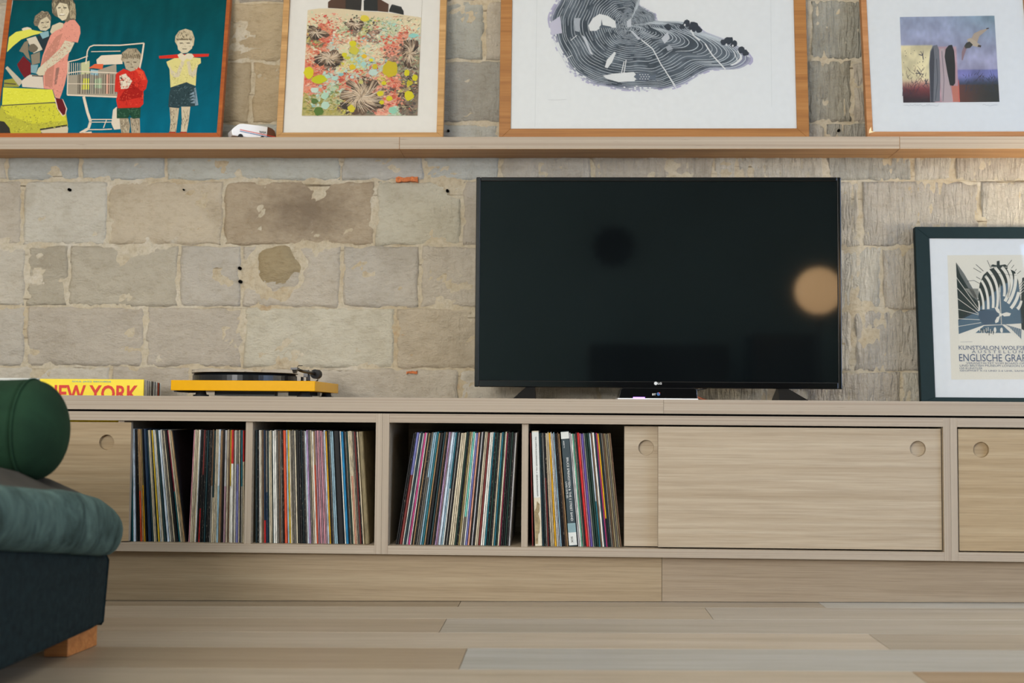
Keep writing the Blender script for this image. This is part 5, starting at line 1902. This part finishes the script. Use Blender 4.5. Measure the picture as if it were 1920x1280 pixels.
# --- 5: exhibition poster in a black frame on the worktop
def picture_poster():
    pc = Pic('framed_poster', 'black framed exhibition poster with striped balloon standing on the worktop at right', 'poster', (1727.5, 751), ZT1 + 0.0006, 3.985, 5.4, 0.56)
    v1 = pc.uv(1719, 425)[1]
    uR = pc.uv(2023, 751)[0]
    pc.frame(0, uR, v1, 0.0435, 0.0435, 0.0175, 0.036, 0.024, M['frame_black'], back=M['mat_cool'])

    def Q(x, y):
        return (1720 + x / 3.765, 420 + y / 3.765)

    def QP(pts):
        return [Q(*p) for p in pts]
    pc.art()
    paper, dg, bl_, wh = (224, 221, 208), (40, 56, 56), (84, 110, 126), (228, 225, 212)
    pc.poly(QP([(212, 220), (930, 216), (948, 1095), (240, 1097)]), paper, 0)
    # sheds at left and right
    pc.poly(QP([(272, 272), (345, 380), (432, 560), (440, 610), (292, 680)]), dg, 1)
    pc.poly(QP([(272, 268), (330, 350), (400, 470), (440, 560), (400, 520), (300, 350)]), (112, 118, 116), 2)
    pc.poly(QP([(335, 455), (430, 455), (430, 520), (395, 520)]), (150, 152, 144), 2)
    for k in range(7):
        pc.line(QP([(340 + 4 * k, 460 + 9 * k), (430, 460 + 9 * k)]), 0.5, dg, 3)
    pc.line(QP([(352, 402), (400, 398), (440, 420)]), 0.9, dg, 3)
    pc.poly(QP([(740, 380), (860, 340), (880, 820), (735, 740), (728, 600)]), dg, 1)
    for k in range(9):
        pc.line(QP([(722, 430 + k * 9), (770, 372 + k * 12)]), 0.8, paper if k % 2 else dg, 3)
    # ground
    pc.poly(QP([(288, 675), (440, 585), (735, 585), (745, 700), (610, 708), (470, 712), (292, 776)]), bl_, 1)
    pc.poly(QP([(440, 600), (560, 590), (580, 690), (470, 712), (430, 660)]), (72, 94, 112), 2)
    pc.poly(QP([(292, 776), (475, 714), (410, 770), (560, 770), (660, 768), (740, 830), (745, 880), (296, 850)]), wh, 2)
    pc.poly(QP([(410, 768), (470, 718), (600, 712), (660, 768)]), bl_, 3)
    pc.poly(QP([(612, 706), (735, 742), (735, 812), (650, 730)]), bl_, 3)
    for k in range(8):
        pc.line(QP([(630 + 14 * k, 712 + 4 * k), (650 + 12 * k, 740 + 10 * k)]), 0.5, wh, 4)
    for a, b in (((275, 375), (432, 600)), ((280, 450), (432, 615)), ((283, 525), (432, 632)), ((285, 600), (432, 640)), ((288, 668), (440, 675)), ((290, 722), (450, 695))):
        pc.line(QP([a, b]), 0.9, wh, 4)
    # balloon
    env = [(428, 612), (430, 500), (440, 420), (465, 360), (510, 318), (560, 302), (630, 306), (690, 336), (712, 400), (722, 480), (738, 596), (640, 600), (540, 606)]
    pc.poly(QP(env), dg, 4)
    pc.poly(QP([(430, 606), (480, 540), (585, 440), (700, 380), (716, 450), (730, 590), (590, 610)]), bl_, 5)

    def band(pts, w0, w1, lay=6):
        top, bot = [], []
        m = 14
        for i in range(m + 1):
            t = i / m
            (x0, y0), (x1, y1), (x2, y2) = pts
            x = (1 - t) ** 2 * x0 + 2 * t * (1 - t) * x1 + t * t * x2
            y = (1 - t) ** 2 * y0 + 2 * t * (1 - t) * y1 + t * t * y2
            dx = 2 * (1 - t) * (x1 - x0) + 2 * t * (x2 - x1)
            dy = 2 * (1 - t) * (y1 - y0) + 2 * t * (y2 - y1)
            L = math.hypot(dx, dy) or 1
            ww = (w0 + (w1 - w0) * t) / 2
            top.append((x - dy / L * ww, y + dx / L * ww))
            bot.append((x + dy / L * ww, y - dx / L * ww))
        pc.poly(QP(top + bot[::-1]), wh, lay)
    band([(432, 540), (440, 580), (434, 612)], 8, 12)
    band([(436, 455), (470, 520), (466, 602)], 14, 16)
    band([(452, 398), (505, 470), (500, 600)], 16, 18)
    band([(480, 366), (545, 440), (534, 592)], 18, 18)
    band([(500, 326), (590, 420), (562, 590)], 20, 16)
    band([(548, 306), (632, 400), (612, 510)], 20, 18)
    band([(596, 304), (672, 380), (640, 520)], 22, 18)
    band([(640, 312), (700, 400), (618, 545)], 20, 22)
    band([(694, 350), (700, 470), (640, 560)], 22, 22, 7)
    band([(716, 480), (700, 550), (660, 594)], 22, 22)
    band([(734, 540), (726, 580), (706, 600)], 16, 24)
    pc.line(QP([(476, 372), (560, 348), (700, 362)]), 0.5, dg, 9)
    # mast and propeller
    pc.poly(QP([(578, 450), (584, 420), (590, 560), (596, 705), (590, 705), (582, 560)]), wh, 9)
    pc.line(QP([(585, 480), (592, 700)]), 0.6, dg, 10)
    for pts in ([(586, 636), (560, 620), (545, 590), (560, 584), (578, 602)], [(584, 646), (572, 690), (552, 700), (547, 684), (562, 656)], [(592, 634), (630, 622), (660, 630), (652, 648), (612, 652)]):
        pc.poly(QP(pts), wh, 10)
    x, y = Q(588, 640)
    pc.blob(x, y, 3, 3, wh, 11, 10, 0.02)
    # spikes and small ship
    for a, b in (((395, 310), (450, 342)), ((412, 284), (466, 332)), ((493, 255), (516, 308)), ((666, 254), (632, 298)), ((415, 372), (446, 390)), ((682, 288), (664, 312)), ((730, 330), (704, 352)), ((700, 318), (690, 330))):
        pc.line(QP([a, b]), 1.0, dg, 5)
    pc.poly(QP([(518, 300), (530, 284), (560, 290), (560, 262), (580, 258), (582, 290), (620, 284), (640, 300), (600, 306)]), dg, 5)
    for k in range(9):
        pc.line(QP([(522 + 14 * k, 310), (520 + 14 * k, 286 + (k % 3) * 6)]), 0.9, dg, 6)
    # crowd
    for k in range(16):
        x, y = Q(440 + k * 7.5, 745 + rng.uniform(-22, 14))
        pc.line([(x, y), (x + rng.uniform(-1, 1), y + 7)], 1.2, dg if k % 2 else wh, 7)
    for xx in (548, 594):
        x, y = Q(xx, 748)
        pc.blob(x, y, 2.6, 5.5, wh, 8, 8, 0.1)
    pc.line(QP([(304, 832), (390, 830)]), 0.5, (120, 128, 136), 5)
    pc.done()
    n = pc.base + 0.0007
    for body, x0, x1, y0, y1, bold in (('KUNSTSALON WOLFSBERG', 293, 848, 886, 857, 0.004), ('A U S S T E L L U N G', 385, 790, 910, 890, 0.0), ('ENGLISCHE GRAPHIK', 296, 868, 968, 916, 0.004), ('VERANSTALTET VOM BOARD OF TRADE', 345, 850, 987, 974, 0.0),
                                       ('UND BRITISH MUSEUM LONDON UBER', 300, 800, 1005, 991, 0.0), ('150 KUNSTLER', 300, 460, 1024, 1010, 0.0), ('GEOFFNET 9-12 UND 2-6 UHR, SAMSTAG 9-5', 300, 850, 1041, 1028, 0.0)):
        u0, w0 = pc.uv(*Q(x0, y0), n)
        u1, _ = pc.uv(*Q(x1, y0), n)
        _, w1 = pc.uv(*Q(x0, y1), n)
        text(body, M['poster_ink'], pc.e, (u0, -n, w0), width=u1 - u0, height=w1 - w0, inv=False, bold=bold, extrude=0.0001)


picture_poster()


# ------------------------------------------------------------------ toy camper on the ledge
def build_toy():
    yaw_ = math.radians(-27)
    a = P(434, 256, 3.955)
    t = thing('toy_camper', (a.x, 3.957, ZS1 + 0.0005), 'small white toy camper van with red and blue stripes on the ledge', 'toy', None, (0, 0, -yaw_))
    k = 0.142 / 1310

    def q(x, y):
        return ((x - 215) * k * 1.0, max(0.0, (606 - y) * k * 1.0))
    prof = [(240, 560), (218, 470), (212, 395), (300, 300), (380, 235), (450, 195), (560, 185), (800, 205), (1060, 225), (1260, 255), (1390, 300), (1470, 365), (1515, 450), (1528, 540), (1515, 580), (1200, 590), (700, 585), (560, 570)]
    # the roof line runs level: undo the droop of the view
    pts = []
    for x, y in prof:
        y2 = y - (x - 450) * 0.06 * (1 if y < 420 and x > 450 else 0)
        pts.append(q(x, y2))
    wdt = 0.056
    b = MB()
    b.prism([(x, 0, z + 0.004) for x, z in pts], [(x, wdt, z + 0.004) for x, z in pts])
    b.build('body', M['white'], t, inv=False, bevel=0.003, seg=2)
    b = MB()
    end = [p for p in pts if p[0] > (1240 - 215) * k]
    e0, e1 = end[0], end[-1]
    b.prism([(x + 0.0006, -0.0006, z + 0.004) for x, z in end] + [((1240 - 215) * k, -0.0006, 0.007)], [(x + 0.0006, wdt + 0.0006, z + 0.004) for x, z in end] + [((1240 - 215) * k, wdt + 0.0006, 0.007)])
    b.build('rear_reflection', M['end_reflection'], t, inv=False)  # the rear is white too; the brown paints a frame mirrored in it
    for nm, y0, th, m in (('red_stripe', 380, 0.0022, M['red_ink']), ('blue_stripe', 425, 0.0022, M['blue_ink'])):
        b = MB()
        x0, z0 = q(450, y0)
        x1, z1 = q(1505, y0 + 116)
        b.prism([(x0, -0.0007, z0 + 0.004), (x1, -0.0007, z1 + 0.004), (x1, -0.0007, z1 + 0.004 + th), (x0, -0.0007, z0 + 0.004 + th)], [(x0, 0.001, z0 + 0.004), (x1, 0.001, z1 + 0.004), (x1, 0.001, z1 + 0.004 + th), (x0, 0.001, z0 + 0.004 + th)])
        b.build('stripe', m, t, inv=False)
    x0, z0 = q(1030, 416)
    text('NASA', M['dark_ink'], t, (x0, -0.0009, z0 + 0.004), width=0.0215, height=0.0074, bold=0.015, inv=False, extrude=0.0002)
    for xx in (850, 1240):
        x0, z0 = q(xx, 215)
        b = MB()
        b.box(x0 - 0.009, x0 + 0.009, 0.018, 0.038, z0 + 0.001, z0 + 0.0065)
        b.build('roof_vent', M['white'], t, inv=False, bevel=0.001)
    for xx in (475, 1120):
        for yy in (-0.001, wdt - 0.008):
            x0, z0 = q(xx, 590)
            b = MB()
            b.cyl((x0, yy, 0.0082), (x0, yy + 0.009, 0.0082), 0.0080, n=18)
            b.build('wheel', M['rubber'], t, inv=False)
    b = MB()
    w_ = [q(238, 400), q(300, 320), q(395, 245), q(385, 262)]
    b.prism([(x - 0.0014, 0.004, z + 0.005) for x, z in (q(222, 396), q(368, 240))] + [(x + 0.002, 0.004, z + 0.005) for x, z in (q(368, 240), q(222, 396))],
            [(x - 0.0014, wdt - 0.004, z + 0.005) for x, z in (q(222, 396), q(368, 240))] + [(x + 0.002, wdt - 0.004, z + 0.005) for x, z in (q(368, 240), q(222, 396))])
    b.build('windscreen', M['black_gloss'], t, inv=False)


build_toy()


# ------------------------------------------------------------------ sofa and bolster
def build_sofa():
    xr, xl, yf, yb = -1.036, -1.95, 2.905, 0.9
    t = thing('sofa', (-1.5, 1.9, floor_z(-1.5)), 'dark green velvet sofa with grey green seat cushion at the left edge', 'sofa')
    fz = floor_z(-1.05)
    zb = fz + 0.045
    b = MB()
    n = 26
    prof_rings = []
    for i in range(n + 1):
        y = yf - (yf - yb) * i / n
        zt = fz + 0.20 + 0.10 * min(1.0, (yf - y) / 0.75)
        sh = 0.0 if i else -0.006
        prof_rings.append([(xr + 0.000 + sh, y, zb + 0.006), (xr - 0.004 + sh, y, zb), (xl, y, zb), (xl, y, zt), (xr + 0.003 + sh, y, zt), (xr + 0.009 + sh, y, zt - 0.012)])
    k = len(prof_rings[0])
    for r in prof_rings:
        b.v += r
    for i in range(n):
        for j in range(k):
            j2 = (j + 1) % k
            b.f.append((i * k + j, i * k + j2, (i + 1) * k + j2, (i + 1) * k + j))
            b.m.append(0)
            b.c.append(None)
    b.f += [tuple(range(k)), tuple(n * k + j for j in range(k - 1, -1, -1))]
    b.m += [0, 0]
    b.c += [None, None]
    b.build('base', M['sofa_base'], t, bevel=0.004, seg=2)
    for x0, y0 in ((-1.108, 2.739), (-1.108, 1.05), (-1.88, 2.739), (-1.88, 1.05)):
        b = MB()
        z0 = floor_z(x0) + 0.0008
        b.prism([(x0, y0, z0), (x0 + 0.052, y0, z0 + 0.0006), (x0 + 0.064, y0 + 0.14, z0 + 0.0006), (x0 + 0.012, y0 + 0.14, z0)],
                [(x0, y0, zb + 0.003), (x0 + 0.052, y0, zb + 0.003), (x0 + 0.064, y0 + 0.14, zb + 0.003), (x0 + 0.012, y0 + 0.14, zb + 0.003)])
        b.build('leg', M['leg_wood'], t, bevel=0.001)
    # seat cushion: a crowned pillow along the sofa, sagging to its far end
    b = MB()
    ny = 72
    x_r, x_l = -0.985, -1.93
    rings, tops = [], []
    for i in range(ny + 1):
        u = i / ny
        u = u ** 1.6
        y = 2.945 - (2.945 - 0.92) * u
        d = 2.945 - y
        dn = max(0.0, 0.92 + 2.025 - d - 0.92)
        zbot = fz + 0.196 + 0.10 * min(1.0, max(0, d - 0.05) / 0.75)
        zedge = fz + 0.333 + 0.065 * min(1.0, d / 0.70)
        crown = 0.046 + 0.010 * min(1.0, d / 0.5)

        def rnd(L, p):
            e_ = min(1.0, min(d, 2.025 - d) / L)
            return max(0.02, 1 - (1 - e_) ** p) ** 0.5
        rt_, rb_ = rnd(0.30, 2.0), rnd(0.11, 2.2)
        zm = zbot + (zedge - zbot) * 0.40
        xr_ = x_r - 0.085 * (1 - rnd(0.10, 2.2))
        ring, top = [], []
        for k in range(11):
            ph = -math.pi / 2 + math.pi * k / 10
            z = (zbot + zedge) / 2 + (zedge - zbot) / 2 * math.sin(ph)
            x = xr_ - 0.052 * (1 - math.cos(ph) ** 0.7 if abs(math.cos(ph)) > 1e-6 else 1.0)
            ring.append([x, y, z])
            top.append(0)
        for k in range(1, 13):
            q_ = k / 13
            ring.append([xr_ - 0.052 - (xr_ - 0.052 - x_l) * q_, y, zedge + crown * math.sin(math.pi * min(0.5, q_ * 2.6)) ** 0.8])
            top.append(1)
        ring.append([x_l, y, zedge])
        ring.append([x_l, y, zbot])
        top += [1, 0]
        out_ = []
        for x, yy, z in ring:
            z = zm + (z - zm) * (rt_ if z > zm else rb_)
            wv = noise.noise((x * 8, yy * 9, z * 9)) * 0.006
            z += wv * 0.6
            dy = abs(yy - 2.655)
            if z > zm and x < -1.02 and dy < 0.125:
                bz = CAMZ - 0.044 - math.sqrt(max(0.0, 0.113 ** 2 - min(dy, 0.113) ** 2)) - 0.003
                z = min(z, max(bz, zm))
            out_.append((x + wv, yy, z))
        rings.append(out_)
    nc = len(rings[0])
    for r in rings:
        b.v += r
    for i in range(ny):
        for j in range(nc):
            j2 = (j + 1) % nc
            b.f.append((i * nc + j, (i + 1) * nc + j, (i + 1) * nc + j2, i * nc + j2))
            b.m.append(1 if 10 <= j < 23 else 0)
            b.c.append(None)
    b.f += [tuple(range(nc)), tuple(ny * nc + j for j in range(nc - 1, -1, -1))]
    b.m += [0, 0]
    b.c += [None, None]
    b.build('seat_cushion', [M['cushion'], M['cushion_top']], t, smooth=True)
    # bolster: its own thing, lying across the far end of the seat
    r = 0.106
    c = Vector((-1.112, 2.655, CAMZ - 0.044))
    bo = thing('bolster', (c.x - 0.3, c.y, c.z - r), 'round dark green velvet bolster cushion with piped seam lying on the sofa', 'cushion')
    b = MB()
    prof = [(0.02, -0.66), (r * 0.8, -0.645), (r, -0.60)] + [(r * (1 + 0.012 * math.sin(i * 1.9)), -0.60 + 0.5857 * i / 14) for i in range(1, 15)] + [(r * 1.0, -0.004)]
    b.lathe(c, prof, 'X', 48)
    b.build('bolster_body', M['bolster'], bo, smooth=True)
    b = MB()
    prof = [(r * math.cos(a_), 0.073 * math.sin(a_) ** 0.9 - 0.003) for a_ in [i * math.pi / 2 / 14 for i in range(14)]] + [(0.004, 0.070)]
    b.lathe(c, prof, 'X', 48)
    b.build('end_panel', M['bolster'], bo, smooth=True)
    b = MB()
    ring = [(c.x, c.y + (r + 0.001) * math.cos(i * 2 * math.pi / 64), c.z + (r + 0.001) * math.sin(i * 2 * math.pi / 64)) for i in range(65)]
    b.tube(ring, 0.0032, 8)
    b.build('piping', M['bolster'], bo, smooth=True)


build_sofa()


# ------------------------------------------------------------------ behind the camera, seen mirrored in the screen
def mirror_pt(px, py, Yreal, Yscreen=3.874):
    p = P(px, py, 2 * Yscreen - Yreal)
    return Vector((p.x, Yreal, p.z))


def build_rear():
    c = mirror_pt(1535, 545, -1.0)
    t = thing('globe_lamp', (c.x, c.y, floor_z(c.x)), 'glowing warm globe lamp on a thin stand, mirrored in the television', 'lamp')
    r = 43 / F_PX * (2 * 3.874 + 1.0)
    b = MB()
    prof = [(max(0.004, r * math.sin(a_)), -r * math.cos(a_)) for a_ in [i * math.pi / 24 for i in range(25)]]
    b.lathe(c, prof, 'Z', 40)
    b.build('globe_shade', M['globe'], t, smooth=True)
    b = MB()
    b.cyl((c.x, c.y, floor_z(c.x) + 0.02), (c.x, c.y, c.z - r + 0.004), 0.011)
    b.build('stand', M['black'], t)
    b = MB()
    b.lathe((c.x, c.y, 0), [(0.14, floor_z(c.x) + 0.002), (0.14, floor_z(c.x) + 0.018), (0.02, floor_z(c.x) + 0.024)], n=32)
    b.build('stand_base', M['black'], t)
    c = mirror_pt(1150, 461, YR + 0.03)
    t = thing('wall_clock', (c.x, YR, c.z), 'dark round clock on the rear wall, faint in the television screen', 'clock')
    b = MB()
    b.lathe((c.x, YR + 0.002, c.z), [(0.14, 0.0), (0.15, 0.01), (0.145, 0.03), (0.13, 0.03)], 'Y', 32)
    b.build('clock_body', M['black'], t)
    b = MB()
    for k in range(12):
        a_ = k * math.pi / 6
        b.cyl((c.x + 0.15 * math.cos(a_), YR + 0.02, c.z + 0.15 * math.sin(a_)), (c.x + 0.175 * math.cos(a_), YR + 0.02, c.z + 0.175 * math.sin(a_)), 0.015, n=8)
    b.build('clock_rays', M['black'], t)
    for pa, pb, nm in (((1105, 645), (1368, 735), 'low dark sideboard against the rear wall, left of the pair mirrored in the screen'), ((1412, 625), (1530, 735), 'taller dark cupboard against the rear wall, right of the pair mirrored in the screen')):
        a, c = mirror_pt(*pa, -2.1), mirror_pt(*pb, -2.1)
        t = thing('sideboard', ((a.x + c.x) / 2, -2.3, floor_z(a.x)), nm, 'sideboard')
        b = MB()
        b.box(a.x, c.x, -2.55, -2.1, floor_z(c.x) + 0.10, a.z)
        b.build('carcass', M['black'], t, bevel=0.003)
        for x in (a.x + 0.03, c.x - 0.07):
            for y in (-2.5, -2.18):
                b = MB()
                b.box(x, x + 0.04, y, y + 0.04, floor_z(x) + 0.001, floor_z(x) + 0.11)
                b.build('leg', M['black'], t)


build_rear()
